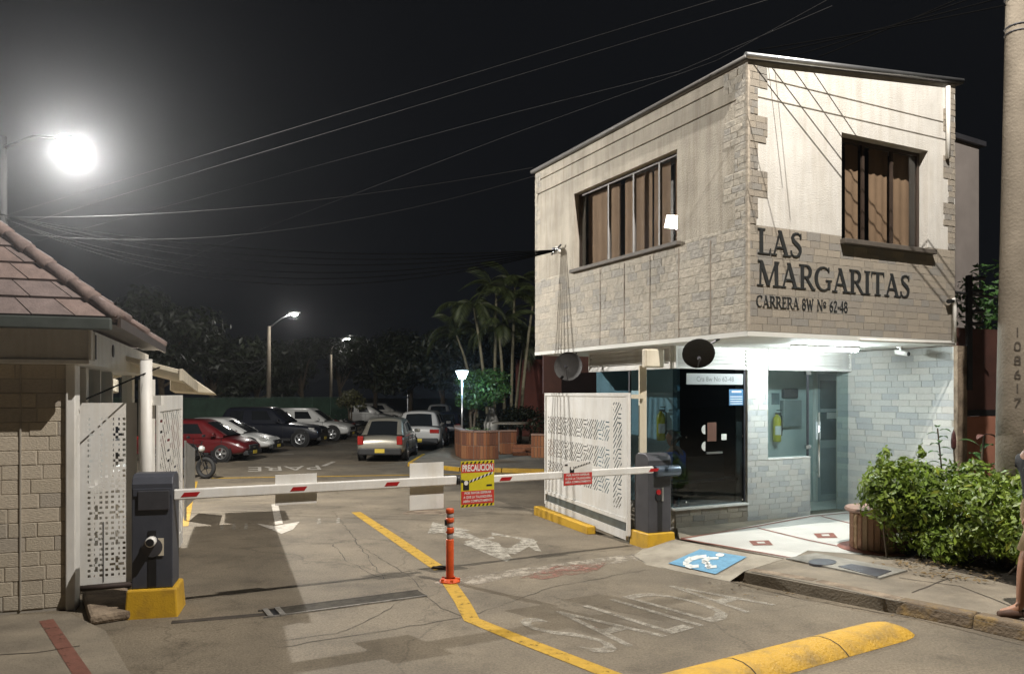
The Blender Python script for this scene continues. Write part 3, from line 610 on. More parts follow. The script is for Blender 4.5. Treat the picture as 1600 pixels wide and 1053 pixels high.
# booth glazing
def pane(nm, x0, x1, y0, y1, z0, z1, m, par=bld): return MB().box(x0, x1, y0, y1, z0, z1).build(nm, m, par)
pane('booth_pane', UL + .012, uA - .03, VF + .06, VF + .068, zd + .013, zg, G_booth)
v_post = fs(1003, 650)[0]; v_mid = fs(1046, 650)[0]
pane('booth_side_pane', UL + .002, UL + .010, VF + .069, 3.0, zd + .013, zg, G_boothside)
pane('booth_side_pane', UL + .002, UL + .010, 3.04, V1 - .22, zd + .013, zg, G_booth)
MB().box(uA - .03, uA - .003, VF + .04, VF + .09, zd + .013, zg).build('glazing_bar', M_dkmetal, bld)
MB().box(UL + .0, UL + .03, 3.003, 3.037, zd + .013, zg).build('glazing_bar', M_dkmetal, bld)
# louvres above the glass
def louvre_front(u0, u1, z0, z1, n):
    l = empty('louvre'); l.parent = bld
    for (a, c, p, q) in ((u0, u1, z1 - .03, z1 - .001), (u0, u1, z0 + .001, z0 + .03), (u0, u0 + .03, z0 + .031, z1 - .031), (u1 - .03, u1, z0 + .031, z1 - .031)):
        MB().box(a, c, VF - .02, VF + .03, p, q).build('frame', M_white, l)
    h = (z1 - z0 - .06) / n
    for k in range(n):
        z = z0 + .03 + k * h
        MB().hexa([(u0 + .031, VF - .018, z), (u1 - .031, VF - .018, z), (u1 - .031, VF - .010, z), (u0 + .031, VF - .010, z)], [(u0 + .031, VF + .024, z + h * 1.05), (u1 - .031, VF + .024, z + h * 1.05), (u1 - .031, VF + .034, z + h * 1.05), (u0 + .031, VF + .034, z + h * 1.05)]).build('slat', M_white, l)
    MB().box(u0, u1, VF + .06, VF + .08, z0, z1).build('backing', M_soffit, l)
louvre_front(uB + .003, UR - .004, zg + .003, ZS - .063, 5)
louvre_front(UL + .002, uA - .003, zg + .003, ZS - .063, 5)
def louvre_side(v0, v1, z0, z1, n):
    l = empty('louvre'); l.parent = bld; x = UL
    for (a, c, p, q) in ((v0, v1, z1 - .03, z1 - .001), (v0, v1, z0 + .001, z0 + .03), (v0, v0 + .03, z0 + .031, z1 - .031), (v1 - .03, v1, z0 + .031, z1 - .031)):
        MB().box(x - .02, x + .03, a, c, p, q).build('frame', M_white, l)
    h = (z1 - z0 - .06) / n
    for k in range(n):
        z = z0 + .03 + k * h
        MB().hexa([(x - .018, v0 + .031, z), (x - .018, v1 - .031, z), (x - .01, v1 - .031, z), (x - .01, v0 + .031, z)], [(x + .024, v0 + .031, z + h*1.05), (x + .024, v1 - .031, z + h*1.05), (x + .034, v1 - .031, z + h*1.05), (x + .034, v0 + .031, z + h*1.05)]).build('slat', M_white, l)
    MB().box(x + .06, x + .08, v0, v1, z0, z1).build('backing', M_soffit, l)
louvre_side(VF + .09, fs(921, 560)[0], zg + .003, ZS - .063, 4)
# booth interior: teal end wall, dark back
MB().box(1.15, 1.2, 2.75, V1 - .25, 0, ZS - .07).build('room_wall', mat('teal_wall', (0.44, 0.62, 0.68), .7, var=.06, scale=2), bld)
MB().box(uA + .002, uA + .05, VF + .27, V1 - .25, 0, ZS - .07).build('room_wall', mat('dark_room_wall', (0.05, 0.06, 0.07), .7, var=.1), bld)
MB().box(UL + .2, uA, VF + .2, VF + .6, .72, .76).build('counter', mat('dark_counter', (.03, .03, .035), .4, var=.1), bld)
MB().box(.9, 1.6, VF + .3, VF + .35, .76, 1.1).build('monitor', M_black, bld)
# entrance hall behind the door
M_hall = mat('hall_paint', (0.50, 0.57, 0.56), .7, var=.06, scale=2)
HV = 2.95
MB().box(uA + .06, 5.9, HV, HV + .06, 0, ZS - .07).build('room_wall', M_hall, bld)
MB().box(uB - .02, 5.9, VF + .31, HV, .0, PZ + .006).build('hall_floor', M_tile, bld)
MB().box(5.84, 5.9, VF + .31, HV - .003, 0, ZS - .07).build('room_wall', M_hall, bld); MB().box(UR + .22, 5.9, VF + .25, VF + .309, 0, ZS - .07).build('room_wall', M_hall, bld); MB().box(U1 + .03, 5.9, VF + .2, HV + .06, ZS - .06, ZS - .01).build('hall_ceiling', M_soffit, bld)
def hall(px, py, off=0.0): p_ = RB.ray(px, py, 'v', HV - off); return p_[0], p_[2]
hd = empty('inner_door'); hd.parent = bld; (du, dz1), (du1, _z) = hall(1273, 584), hall(1315, 584); M_gdoor = mat('grey_door', (.42, .47, .48), .5, var=.06)
MB().box(du, du1, HV - .045, HV - .004, .13, dz1).build('door_leaf', M_gdoor, hd)
ww = du1 - du; MB().box(du + ww * .12, du1 - ww * .12, HV - .052, HV - .046, 1.22, dz1 - .12).build('pane', mat('dull_pane', (.10, .14, .15), .2, var=.1), hd); MB().box(du + ww * .12, du1 - ww * .12, HV - .056, HV - .0525, 1.72, 1.78).build('glazing_bar', M_gdoor, hd)
MB().box(du + ww * .15, du1 - ww * .15, HV - .050, HV - .046, .25, 1.08).build('louvre_panel', mat('door_louvre', (.30, .34, .35), .6, var=.05), hd)
for p in ((du - .05, du - .001, .13, dz1 + .05), (du1 + .001, du1 + .05, .13, dz1 + .05), (du, du1, dz1 + .002, dz1 + .05)): MB().box(p[0], p[1], HV - .07, HV - .003, p[2], p[3]).build('frame', M_white, hd)
MB().box(du + ww * .35, du + ww * .72, HV - .060, HV - .0565, 1.60, 1.71).build('notice', M_white, hd)
def hbox(nm, x0, y0, x1, y1, d, m, bev=.01):
    (u0_, z1_), (u1_, z0_) = hall(x0, y0, d), hall(x1, y1, d); MB().box(u0_, u1_, HV - d, HV - .002, z0_, z1_).build(nm, m, bld, bevel=bev)
hbox('meter_box', 1225, 625, 1253, 666, .10, mat('meter_box', (.24, .27, .27), .5, var=.1)); hbox('alarm_panel', 1225, 607, 1248, 622, .07, M_dkmetal, .02); hbox('notice', 1206, 614, 1218, 632, .008, mat('dull_notice', (.12, .16, .17), .6, var=.2), 0)
# glass door and side light
pane('side_light', uB + .012, uD - .02, VF + .06, VF + .068, zsill + .006, zg, G_door)
dl = empty('glass_door'); dl.parent = bld
pane('door_leaf', uD + .015, uE - .01, VF + .05, VF + .060, PZ + .03, zg - .01, G_door, dl)
MB().tube([(uD + .16, VF - .03, .72), (uD + .16, VF - .03, 1.75)], .014, 8).build('handle', M_chrome, dl, smooth=True)
for z in (.80, 1.66): MB().tube([(uD + .16, VF - .03, z), (uD + .16, VF + .05, z)], .009, 6).build('handle_bracket', M_chrome, dl)
MB().box(uD + .175, uD + .27, VF + .036, VF + .046, 1.32, 1.60).build('notice', mat('paper', (.62, .68, .70), .7, var=.05), dl)
for z in (PZ + .06, zsill + .12, zg - .06): MB().box(uD - .05, uD + .06, VF + .035, VF + .078, z, z + .06).build('patch_fitting', M_chrome, dl, bevel=.004)
MB().box(uE - .008, uE + .028, VF + .02, VF + .10, PZ, zg).build('door_jamb', M_alu, bld)
MB().box(uE + .03, UR, VF + .04, VF + .09, PZ, zg).build('jamb_fill', M_alu, bld)
MB().box(uD + .0, uD + .013, VF + .04, VF + .08, zsill + .006, zg).build('door_jamb', M_dkmetal, bld)
MB().box(uB + .01, uB + .06, VF + .045, VF + .08, zg - .07, zg).build('patch_fitting', M_chrome, bld)
# soffit tube lamp
tl = empty('tube_lamp', RB.wor(0, 0, 0), RB.a, 'long white tube lamp on the ceiling above the glass door', 'lamp')
tu0 = 1.65
MB().box(tu0, tu0 + 1.35, .85, .93, ZS - .095, ZS - .063).build('housing', M_white, tl, bevel=.006)
MB().tube([(tu0 + .03, .89, ZS - .115), (tu0 + 1.32, .89, ZS - .115)], .022, 10).build('tube', E_tube, tl, smooth=True)
# downpipe on the right edge
dp = empty('downpipe', RB.o, RB.a, 'short white downpipe at the right end of the upper floor', 'pipe')
MB().tube([(U1 - .16, -.06, 3.35), (U1 - .12, -.06, 3.38), (U1 - .10, -.06, 3.30), (U1 - .10, -.06, ZS - .04)], .028, 8).build('pipe', M_white, dp, smooth=True)
MB().tube([(U1 - .24, -.06, 3.34), (U1 - .14, -.06, 3.35)], .03, 8).build('outlet', M_black, dp)
MB().tube([(U1 - .10, -.06, ZS - .045), (1.9, -.03, ZS - .05)], .018, 8).build('conduit', M_white, dp, smooth=True)
up = tag(MB().tube([(U1 - .21, -.04, 5.35), (U1 - .21, -.04, 6.36)], .03, 8).build('roof_pipe', M_white, None, smooth=True), 'white pipe rising to the roof at the front upper right', 'pipe'); up.location = RB.o; up.rotation_euler = (0, 0, RB.a)
# security camera
sc_ = empty('security_camera', RB.wor(3.55, .62, ZS - .06), RB.a + R(20), 'small white security camera under the overhang by the pale wall', 'camera')
MB().lathe([(0, 0), (.045, 0), (.045, -.02), (0, -.02)], n=12).build('mount', M_white, sc_); MB().tube([(0, 0, -.02), (0, -.03, -.08)], .014, 6).build('arm', M_white, sc_)
MB().tube([(.02, .06, -.07), (-.03, -.12, -.11)], .037, 12).build('body', M_white, sc_, smooth=True); MB().tube([(-.03, -.121, -.111), (-.033, -.135, -.113)], .03, 12).build('lens', M_black, sc_)

# ---------------- raised lettering
def arc(cx, cy, rx, ry, a0, a1, n=9): return [(cx + rx * math.cos(R(a0 + (a1 - a0) * i / n)), cy + ry * math.sin(R(a0 + (a1 - a0) * i / n))) for i in range(n + 1)]
TK, TN, SE = .165, .075, .055
GL = {
 'L': (.66, [([(.2, 0), (.2, 1)], TK), ([(.04, 1 - SE/2), (.38, 1 - SE/2)], SE), ([(.04, SE/2), (.60, SE/2)], SE), ([(.58, .0), (.63, .24)], [.09, .03])]),
 'A': (.88, [([(.13, 0), (.42, .96)], TN), ([(.40, 1.0), (.74, 0)], TK), ([(.22, .32), (.60, .32)], TN), ([(0, SE/2), (.27, SE/2)], SE), ([(.56, SE/2), (.92, SE/2)], SE)]),
 'M': (1.12, [([(.15, 0), (.19, 1)], TN), ([(.19, .98), (.54, .03)], TK), ([(.54, .03), (.90, .98)], TN), ([(.93, 0), (.91, 1)], TK), ([(0, SE/2), (.30, SE/2)], SE), ([(.76, SE/2), (1.10, SE/2)], SE), ([(.04, 1-SE/2), (.24, 1-SE/2)], SE), ([(.86, 1-SE/2), (1.06, 1-SE/2)], SE)]),
 'R': (.82, [([(.2, 0), (.2, 1)], TK), ([(.2, .965), (.40, .965)] + arc(.40, .73, .20, .235, 90, -90) + [(.2, .495)], [.07, .07] + [.07, .09, .12, .14, .155, .155, .14, .12, .09, .07] + [.07]), ([(.38, .5), (.76, 0)], [.12, .16]), ([(.04, SE/2), (.38, SE/2)], SE), ([(.04, 1-SE/2), (.3, 1-SE/2)], SE), ([(.68, SE/2), (.86, SE/2)], SE)]),
 'G': (.92, [(arc(.46, .5, .38, .47, 48, 312, 16), [.05, .06, .06, .07, .09, .12, .15, .165, .17, .165, .15, .12, .09, .07, .06, .06, .06]), ([(.75, .08), (.75, .42)], .14), ([(.58, .43), (.90, .43)], SE), ([(.73, .78), (.74, .99)], [.08, .03])]),
 'C': (.84, [(arc(.46, .5, .38, .47, 45, 315, 16), [.05, .06, .06, .07, .09, .12, .15, .165, .17, .165, .15, .12, .09, .07, .06, .06, .05]), ([(.73, .76), (.74, .99)], [.09, .03])]),
 'I': (.42, [([(.2, 0), (.2, 1)], TK), ([(.04, SE/2), (.37, SE/2)], SE), ([(.04, 1-SE/2), (.37, 1-SE/2)], SE)]),
 'T': (.76, [([(.37, 0), (.37, 1)], TK), ([(.02, .965), (.72, .965)], .07), ([(.05, 1), (.02, .78)], [.08, .03]), ([(.69, 1), (.72, .78)], [.08, .03]), ([(.2, SE/2), (.54, SE/2)], SE)]),
 'E': (.68, [([(.2, 0), (.2, 1)], TK), ([(.04, .965), (.60, .965)], .07), ([(.04, .035), (.62, .035)], .07), ([(.2, .51), (.48, .51)], .065), ([(.58, 1), (.61, .80)], [.08, .03]), ([(.60, 0), (.65, .22)], [.08, .03]), ([(.48, .40), (.48, .62)], .05)]),
 'S': (.66, [([(.54, .80), (.50, .91), (.40, .965), (.29, .96), (.19, .90), (.14, .79), (.18, .67), (.30, .57), (.42, .48), (.51, .37), (.52, .24), (.45, .10), (.32, .035), (.20, .04), (.11, .11), (.07, .24)], [.05, .06, .07, .08, .11, .13, .15, .17, .17, .15, .13, .11, .08, .07, .06, .05]), ([(.54, .76), (.55, .98)], [.07, .03]), ([(.07, .02), (.08, .26)], [.03, .07])]),
 'N': (.9, [([(.16, 0), (.16, 1)], TN), ([(.14, 1), (.72, .0)], TK), ([(.73, 0), (.73, 1)], TN), ([(.03, SE/2), (.3, SE/2)], SE), ([(.6, 1-SE/2), (.87, 1-SE/2)], SE)]),
 'W': (1.1, [([(.12, 1), (.36, 0)], TK), ([(.36, 0), (.54, .8)], TN), ([(.52, .9), (.74, 0)], TK), ([(.74, 0), (.95, 1)], TN), ([(0, 1-SE/2), (.28, 1-SE/2)], SE), ([(.82, 1-SE/2), (1.06, 1-SE/2)], SE)]),
 'a': (.5, [(arc(.22, .66, .16, .16, 0, 360, 10), .09), ([(.04, .36), (.44, .36)], .06)]),
 '8': (.6, [(arc(.28, .74, .18, .21, 0, 360, 12), .11), (arc(.28, .27, .22, .24, 0, 360, 12), .12)]),
 '6': (.6, [(arc(.28, .29, .20, .25, 0, 360, 12), .12), ([(.46, .93), (.28, .80), (.14, .58), (.09, .3)], [.06, .1, .13, .13])]),
 '2': (.6, [([(.08, .74), (.14, .90), (.28, .96), (.42, .88), (.44, .72), (.34, .5), (.08, .06)], [.08, .1, .09, .12, .14, .12, .07]), ([(.06, .06), (.52, .06)], .12)]),
 '4': (.6, [([(.38, 0), (.38, 1)], .14), ([(.38, .98), (.04, .32)], .06), ([(.02, .3), (.56, .3)], .09)]),
 '-': (.34, [([(.04, .38), (.30, .38)], .09)]), ' ': (.4, [])}
def glyph(ch, size, wid, depth, m, name):
    b = MB(); adv, strokes = GL[ch]
    for k, (pts, w) in enumerate(strokes):
        ws = w if isinstance(w, list) else [w] * len(pts); Lp, Rp = [], []
        for i, p in enumerate(pts):
            q0, q1 = pts[max(i-1, 0)], pts[min(i+1, len(pts)-1)]
            if len(pts) > 3 and pts[0] == pts[-1] or (len(pts) > 3 and math.dist(pts[0], pts[-1]) < 1e-6):
                if i == 0: q0 = pts[-2]
                if i == len(pts) - 1: q1 = pts[1]
            dx, dy = q1[0]-q0[0], q1[1]-q0[1]; l = math.hypot(dx, dy) or 1
            if len(pts) == 2 and abs(dy) > .35 and abs(dx) > .12: nx_, ny_ = 1.0, 0.0      # slanted strokes are cut level
            else: nx_, ny_ = -dy/l, dx/l
            Lp.append((p[0] + nx_*ws[i]/2, p[1] + ny_*ws[i]/2)); Rp.append((p[0] - nx_*ws[i]/2, p[1] - ny_*ws[i]/2))
        dd = depth * (1 + .015 * k)
        for i in range(len(pts) - 1):
            quad = [Lp[i], Lp[i+1], Rp[i+1], Rp[i]]
            b.prism([(x*size*wid, y*size) for x, y in quad], dd, lambda a, c, w_: (a, -w_, c))
    return b.mesh(name, m), adv * size * wid
M_letter = mat('dark_letter', (0.035, 0.037, 0.037), .45, .2, var=.15)
sign = empty('building_sign', RB.o, RB.a, 'dark raised letters naming the place on the stone clad front', 'sign')
def write(txt, px0, py_base, px1, size, wid_sp=1.0, depth=.008):
    u, z = fr_(px0, py_base); u1 = fr_(px1, py_base)[0]; tot = sum(GL[c][0] for c in txt) * size; wid = (u1 - u) / tot
    for c in txt:
        me, adv = glyph(c, size, wid, depth, M_letter, 'letter')
        if c != ' ': linkmesh('letter', me, sign, (u, -.0055, z))
        u += adv
zLb = fr_(1184, 396)[1]; zLt = fr_(1184, 356)[1]
write('LAS', 1182, 396, 1254, zLt - zLb)
zMb = fr_(1184, 447)[1]; zMt = fr_(1184, 407)[1]
write('MARGARITAS', 1182, 446, 1422, zMt - zMb)
write('CARRERA 8W Na 62-48', 1181, 479, 1324, .14, depth=.006)

# ---------------- things at the booth
def satellite_dish(loc, aim, r, mount, label):
    root = empty('satellite_dish', loc, 0, label, 'satellite dish', 'satellite dishes under the overhang')
    q = Vector(aim).to_track_quat('Z', 'Y'); b = MB(); n = 22; prof = [(r * t, .22 * r * t * t) for t in (0.001, .2, .4, .6, .8, 1.0)] + [(r * 1.01, .22 * r + .004), (r, .22 * r - .012), (r * .5, .05 * r - .012), (0.001, -.012)]
    b.lathe(prof, n=n); b.v = [tuple(q @ Vector(p)) for p in b.v]; b.build('reflector', mat('dish_grey', (.032, .030, .029), .7, .0, var=.15, scale=8), root, smooth=True)
    tip = q @ Vector((0, -.1 * r, r * .95)); foot = q @ Vector((0, -r * .97, r * .2))
    MB().tube([foot, tip], .008, 6).build('feed_arm', M_dkmetal, root); MB().tube([tip, tip - (q @ Vector((0, 0, .07)))], .022, 8).build('receiver', M_dkmetal, root)
    MB().tube([(0, 0, 0), q @ Vector((0, 0, -.06)), Vector(mount) - Vector(loc)], .016, 6).build('mount_arm', M_dkmetal, root)
d1 = RB.wor(.02, 4.15, 2.58); satellite_dish(W(889, 573, 12.7), (-.35, -1, .12), .235, RB.wor(.15, 4.15, ZS - .06), 'dark round satellite dish above the far end of the white gate')
satellite_dish(W(1091, 550, 9.75), (-.15, -1, -.55), .20, RB.wor(.05, .55, ZS - .06), 'dark tilted satellite dish at the booth corner')
wb = empty('junction_box', W(1021, 560, 10.9), R(20), 'white plastic box fixed high on the gate post', 'box')
MB().box(-.16, .15, -.05, .05, -.13, .13).build('case', M_cream, wb, bevel=.02); MB().box(-.14, .13, -.056, -.051, -.11, .11).build('lid', M_cream, wb, bevel=.006); MB().tube([(0, .05, 0), (.12, .4, .1)], .015, 6).build('bracket', M_dkmetal, wb)
# gate post
gp = empty('gate_post', RB.wor(0, 0, 0), 0); pb = W(1004, 700, 11.1); gp.location = (pb.x, pb.y, 0); tag(gp, 'slim cream steel post beside the open white gate', 'post')
MB().box(-.05, .05, -.05, .05, -.02, 2.45).build('post', M_cream, gp, bevel=.006); MB().box(-.17, .0, -.09, -.051, 1.98, 2.04).build('hinge', M_cream, gp)
# address plate, posters and stickers on the glass
def onglass(nm, px0, py0, px1, py1, m, label, cat, lift=.004):
    u0, z1 = RB.ray(px0, py0, 'v', VF + .06)[::2]; u1, z0 = RB.ray(px1, py1, 'v', VF + .06)[::2]
    o = MB().box(u0, u1, VF + .06 - lift, VF + .0585, z0, z1).build(nm, m, None); o.location = RB.o; o.rotation_euler = (0, 0, RB.a); tag(o, label, cat); return o, (u0, u1, z0, z1)
pl, (pu0, pu1, pz0, pz1) = onglass('address_plate', 1072, 583, 1160, 601, mat('frosted_plate', (.30, .31, .31), .5, var=.05), 'long pale plate with the street address on the dark booth glass', 'plate', .012)
me = text_mesh('Cra 8w No 62-48', .105, mat('engraved', (.11, .11, .11), .6, var=.1), 'plate_text', xs=.95); linkmesh('lettering', me, pl, ((pu0 + pu1) / 2, VF + .0465, (pz0 + pz1) / 2 - .005), (R(90), 0, 0))
po, (a0, a1, b0, b1) = onglass('poster', 1139, 608, 1161, 633, mat('poster_blue', (.02, .09, .22), .4, col2=(.08, .20, .32), scale=3), 'blue printed notice stuck on the dark booth glass', 'poster')
for k in range(4): MB().box(a0 + .02, a1 - .02, VF + .0535, VF + .0555, b0 + .02 + k * .035, b0 + .03 + k * .035).build('print_line', M_white, po)
MB().box(a0 + .05, a1 - .04, VF + .0535, VF + .0555, b1 - .05, b1 - .025).build('print_line', M_white, po)
onglass('sticker', 1127, 678, 1135, 687, M_white, 'small white square sticker on the dark booth glass', 'sticker')
for (cy_, lb) in ((671, 'upper white half round speech grille on the booth glass'), (697, 'lower white half round hatch on the booth glass')):
    c_ = RB.ray(1102, cy_, 'v', VF + .056); b = MB(); rr_ = .07
    b.prism([(c_[0] + rr_ * math.cos(t), c_[2] + rr_ * math.sin(t)) for t in [R(90 + 180 * i / 10) for i in range(11)]], .004, lambda a, c, w: (a, VF + .0585 - w, c))
    o = b.build('speech_grille', M_white, None); o.location = RB.o; o.rotation_euler = (0, 0, RB.a); tag(o, lb, 'grille')
onglass('letter_tray', 1103, 706, 1127, 708, M_alu, 'thin steel transaction tray on the booth glass', 'tray', .03)
onglass('cardboard_sign', 1105, 660, 1119, 689, mat('brown_card', (.13, .055, .035), .8, var=.1), 'brown card fixed to the dark booth glass', 'card')
for (x, y) in ((1072, 683), (1160, 681), (1072, 784), (1160, 780)):
    c_ = RB.ray(x, y, 'v', VF + .056); o = MB().lathe([(0, 0), (.014, 0), (.014, .008), (0, .008)], (0, 0, 0), 10, 'y').build('glass_stud', M_chrome, bld); o.location = (c_[0], VF + .05, c_[2])
# fire extinguishers
def extinguisher(loc, label):
    r = empty('fire_extinguisher', loc, RB.a, label, 'extinguisher', 'yellow fire extinguishers')
    MB().lathe([(0, 0), (.062, 0), (.07, .02), (.07, .36), (.055, .42), (.025, .45), (.025, .47), (0, .47)], n=16).build('cylinder', mat('extinguisher_yellow', (.50, .45, .02), .35, var=.05), r, smooth=True)
    MB().box(-.012, .012, -.09, .03, .47, .50).build('handle', M_black, r); MB().box(-.012, .012, -.10, .0, .53, .545).build('lever', M_black, r); MB().tube([(0, -.02, .48), (.09, -.02, .44), (.10, -.02, .2), (.085, -.02, .1)], .011, 6).build('hose', M_black, r, smooth=True)
    b = MB(); b.lathe([(.0712, .12), (.0712, .27)], n=10, a0=R(200), a1=R(330)); b.build('label_band', M_white, r)
extinguisher(RB.wor(1.06, 3.05, 1.30), 'yellow fire extinguisher on the teal wall inside the booth')
hx_ = hall(1214, 690, .12); extinguisher(RB.wor(hx_[0], HV - .12, hx_[1]), 'yellow fire extinguisher behind the side light of the entrance')

# ================================================================== BARRIERS
def cabinet(loc, rz, body_m, label, w=.34, d=.34, h=1.05, base=.26, bw=.46, top_round=.12, right=False):
    r = empty('barrier_cabinet', loc, rz, label, 'barrier')
    MB().hexa([(-bw/2, -bw/2, -.03), (bw/2, -bw/2, -.03), (bw/2, bw/2, -.03), (-bw/2, bw/2, -.03)], [(-bw/2 + .02, -bw/2 + .02, base), (bw/2 - .02, -bw/2 + .02, base), (bw/2 - .02, bw/2 - .02, base), (-bw/2 + .02, bw/2 - .02, base)]).build('plinth', M_yellow, r, bevel=.015)
    pr = [(-d/2, base + .001), (d/2, base + .001), (d/2, base + h - .09), (d/2 - .03, base + h - .03), (d/2 - .09, base + h), (-d/2 + .09, base + h), (-d/2 + .03, base + h - .03), (-d/2, base + h - .09)]
    MB().prism(pr, w, lambda a, c, t: (-w/2 + t, a, c)).build('body', body_m, r, bevel=.008)
    MB().box(-w/2 + .012, w/2 - .012, -d/2 - .012, -d/2 - .001, base + h - .20, base + h - .13).build('cap_band', body_m, r, bevel=.004)
    MB().box(-.035, .035, -d/2 - .006, -d/2 - .001, base + .02, base + h - .52).build('door_slot', M_black, r)
    return r
# left cabinet: base front at 968 px
lc = G(236, 960); LC = cabinet((lc.x, lc.y + .10, 0), R(14), M_navy, 'dark slate barrier cabinet on a yellow plinth beside the gatehouse', w=.35)
MB().tube([(0, -.18, .70), (0, -.27, .70)], .045, 14).build('sensor_eye', M_white, LC, smooth=True); MB().tube([(0, -.271, .70), (0, -.276, .70)], .035, 14).build('sensor_glass', M_black, LC)
MB().box(.05, .10, -.182, -.176, .56, .72).build('reader_strip', M_cream, LC); MB().box(-.12, .15, -.19, -.176, .98, 1.16).build('arm_hub', M_dkmetal, LC, bevel=.01)
MB().lathe([(0, -.01), (.09, -.008), (.09, 0), (0, 0)], (0, -.178, .64), 20, 'y').build('lock_plate', M_dkmetal, LC)
rcp = G(1022, 858); RC = cabinet((rcp.x + .03, rcp.y + .28, 0), R(24), M_dkmetal, 'dark grey barrier cabinet on a yellow plinth in front of the booth', w=.36, base=.2)
MB().box(.02, .05, -.19, -.176, .62, .80).build('handle', M_alu, RC, bevel=.004); MB().lathe([(0, -.02), (.035, -.016), (.035, 0), (0, 0)], (-.03, -.178, .74), 14, 'y').build('lock', M_red, RC); MB().lathe([(0, -.012), (.05, -.01), (.05, 0), (0, 0)], (-.03, -.177, .68), 14, 'y').build('lock_plate', M_black, RC)
MB().tube([(-.1, -.20, 1.02), (.28, -.20, 1.02)], .075, 14).build('drive_housing', mat('blue_grey_metal', (.10, .13, .17), .3, .5, var=.1), RC, smooth=True, bevel=.01)
# arms (local x along the arm line)
tipL = W(713, 752, 8.57); startL = Vector((lc.x + .2, lc.y + .02, 1.11))
def arm(name, A, B_, label, reds, h=.10, d=.045, cap=True):
    A, B_ = Vector(A), Vector(B_); e = B_ - A; r = empty(name, A, math.atan2(e.y, e.x), label, 'barrier arm'); L = math.hypot(e.x, e.y); sl = (B_.z - A.z) / L
    MB().hexa([(0, -d/2, -h/2), (L, -d/2, -h/2 + sl*L), (L, d/2, -h/2 + sl*L), (0, d/2, -h/2)], [(0, -d/2, h/2), (L, -d/2, h/2 + sl*L), (L, d/2, h/2 + sl*L), (0, d/2, h/2)]).build('boom', M_white, r, bevel=.012)
    for t0 in reds:
        l = .17; MB().prism([(t0, -.022 + sl*t0), (t0 + l - .03, -.022 + sl*t0), (t0 + l, .018 + sl*t0), (t0 + .03, .018 + sl*t0)][::1], .002, lambda a, c, w: (a, -d/2 - .001 - w, c)).build('reflector', M_red, r)
    return r, L, sl, d
LA, LL_, sl, ad = arm('barrier_arm', startL, (tipL.x, tipL.y, 1.10), 'white barrier arm of the left cabinet with red reflectors', [.06, 1.06, 2.03])
MB().tube([(LL_, 0, sl*LL_), (LL_ + .03, 0, sl*LL_)], .05, 12).build('end_cap', M_black, LA)
rs_ = W(1020, 733, 10.02); rt = W(722, 751, 8.72)
RA, LR_, slr, _ = arm('barrier_arm', (rt.x, rt.y, 1.075), (rs_.x, rs_.y, 1.075), 'white barrier arm of the right cabinet with red reflectors', [.46, 2.62], h=.088)
MB().tube([(-.03, 0, 0), (0, 0, 0)], .045, 12).build('end_cap', M_black, RA)
# panels on the arms
def arm_panel(name, root, px0, px1, z0, z1, front, m, label, cat='sign'):
    fr = Frame(root.location, math.degrees(root.rotation_euler.z)); y = -.035 if front else .03
    u0 = fr.ray(px0, 750, 'v', y)[0]; u1 = fr.ray(px1, 750, 'v', y)[0]
    p = empty(name, root.location, root.rotation_euler.z, label, cat); p.location.z = 0
    MB().box(u0, u1, y - .003, y + .003, z0, z1).build('board', m, p, bevel=.0015); return p, u0, u1, y
def arm_z(root, px, py, y=0.0):
    fr = Frame(root.location, math.degrees(root.rotation_euler.z)); return fr.ray(px, py, 'v', y)[2]
arm_panel('arm_panel', LA, 430, 495, arm_z(LA, 462, 788), arm_z(LA, 462, 741), False, M_white, 'small blank white panel behind the left arm near its cabinet', 'panel')
arm_panel('arm_panel', LA, 640, 693, arm_z(LA, 667, 796), arm_z(LA, 667, 723), False, M_white, 'large blank white panel behind the tip of the left arm', 'panel')
def hatch(b, u0, u1, z0, z1, y, n):
    w = (u1 - u0) / n
    for k in range(n):
        a = u0 + k * w; s = (z1 - z0) * .6; p = [(a, z0), (a + w*.45, z0), (min(a + w*.45 + s, u1), z1), (min(a + s, u1), z1)]
        b.prism(p, .0015, lambda x, z, t: (x, y - t, z))
    return b
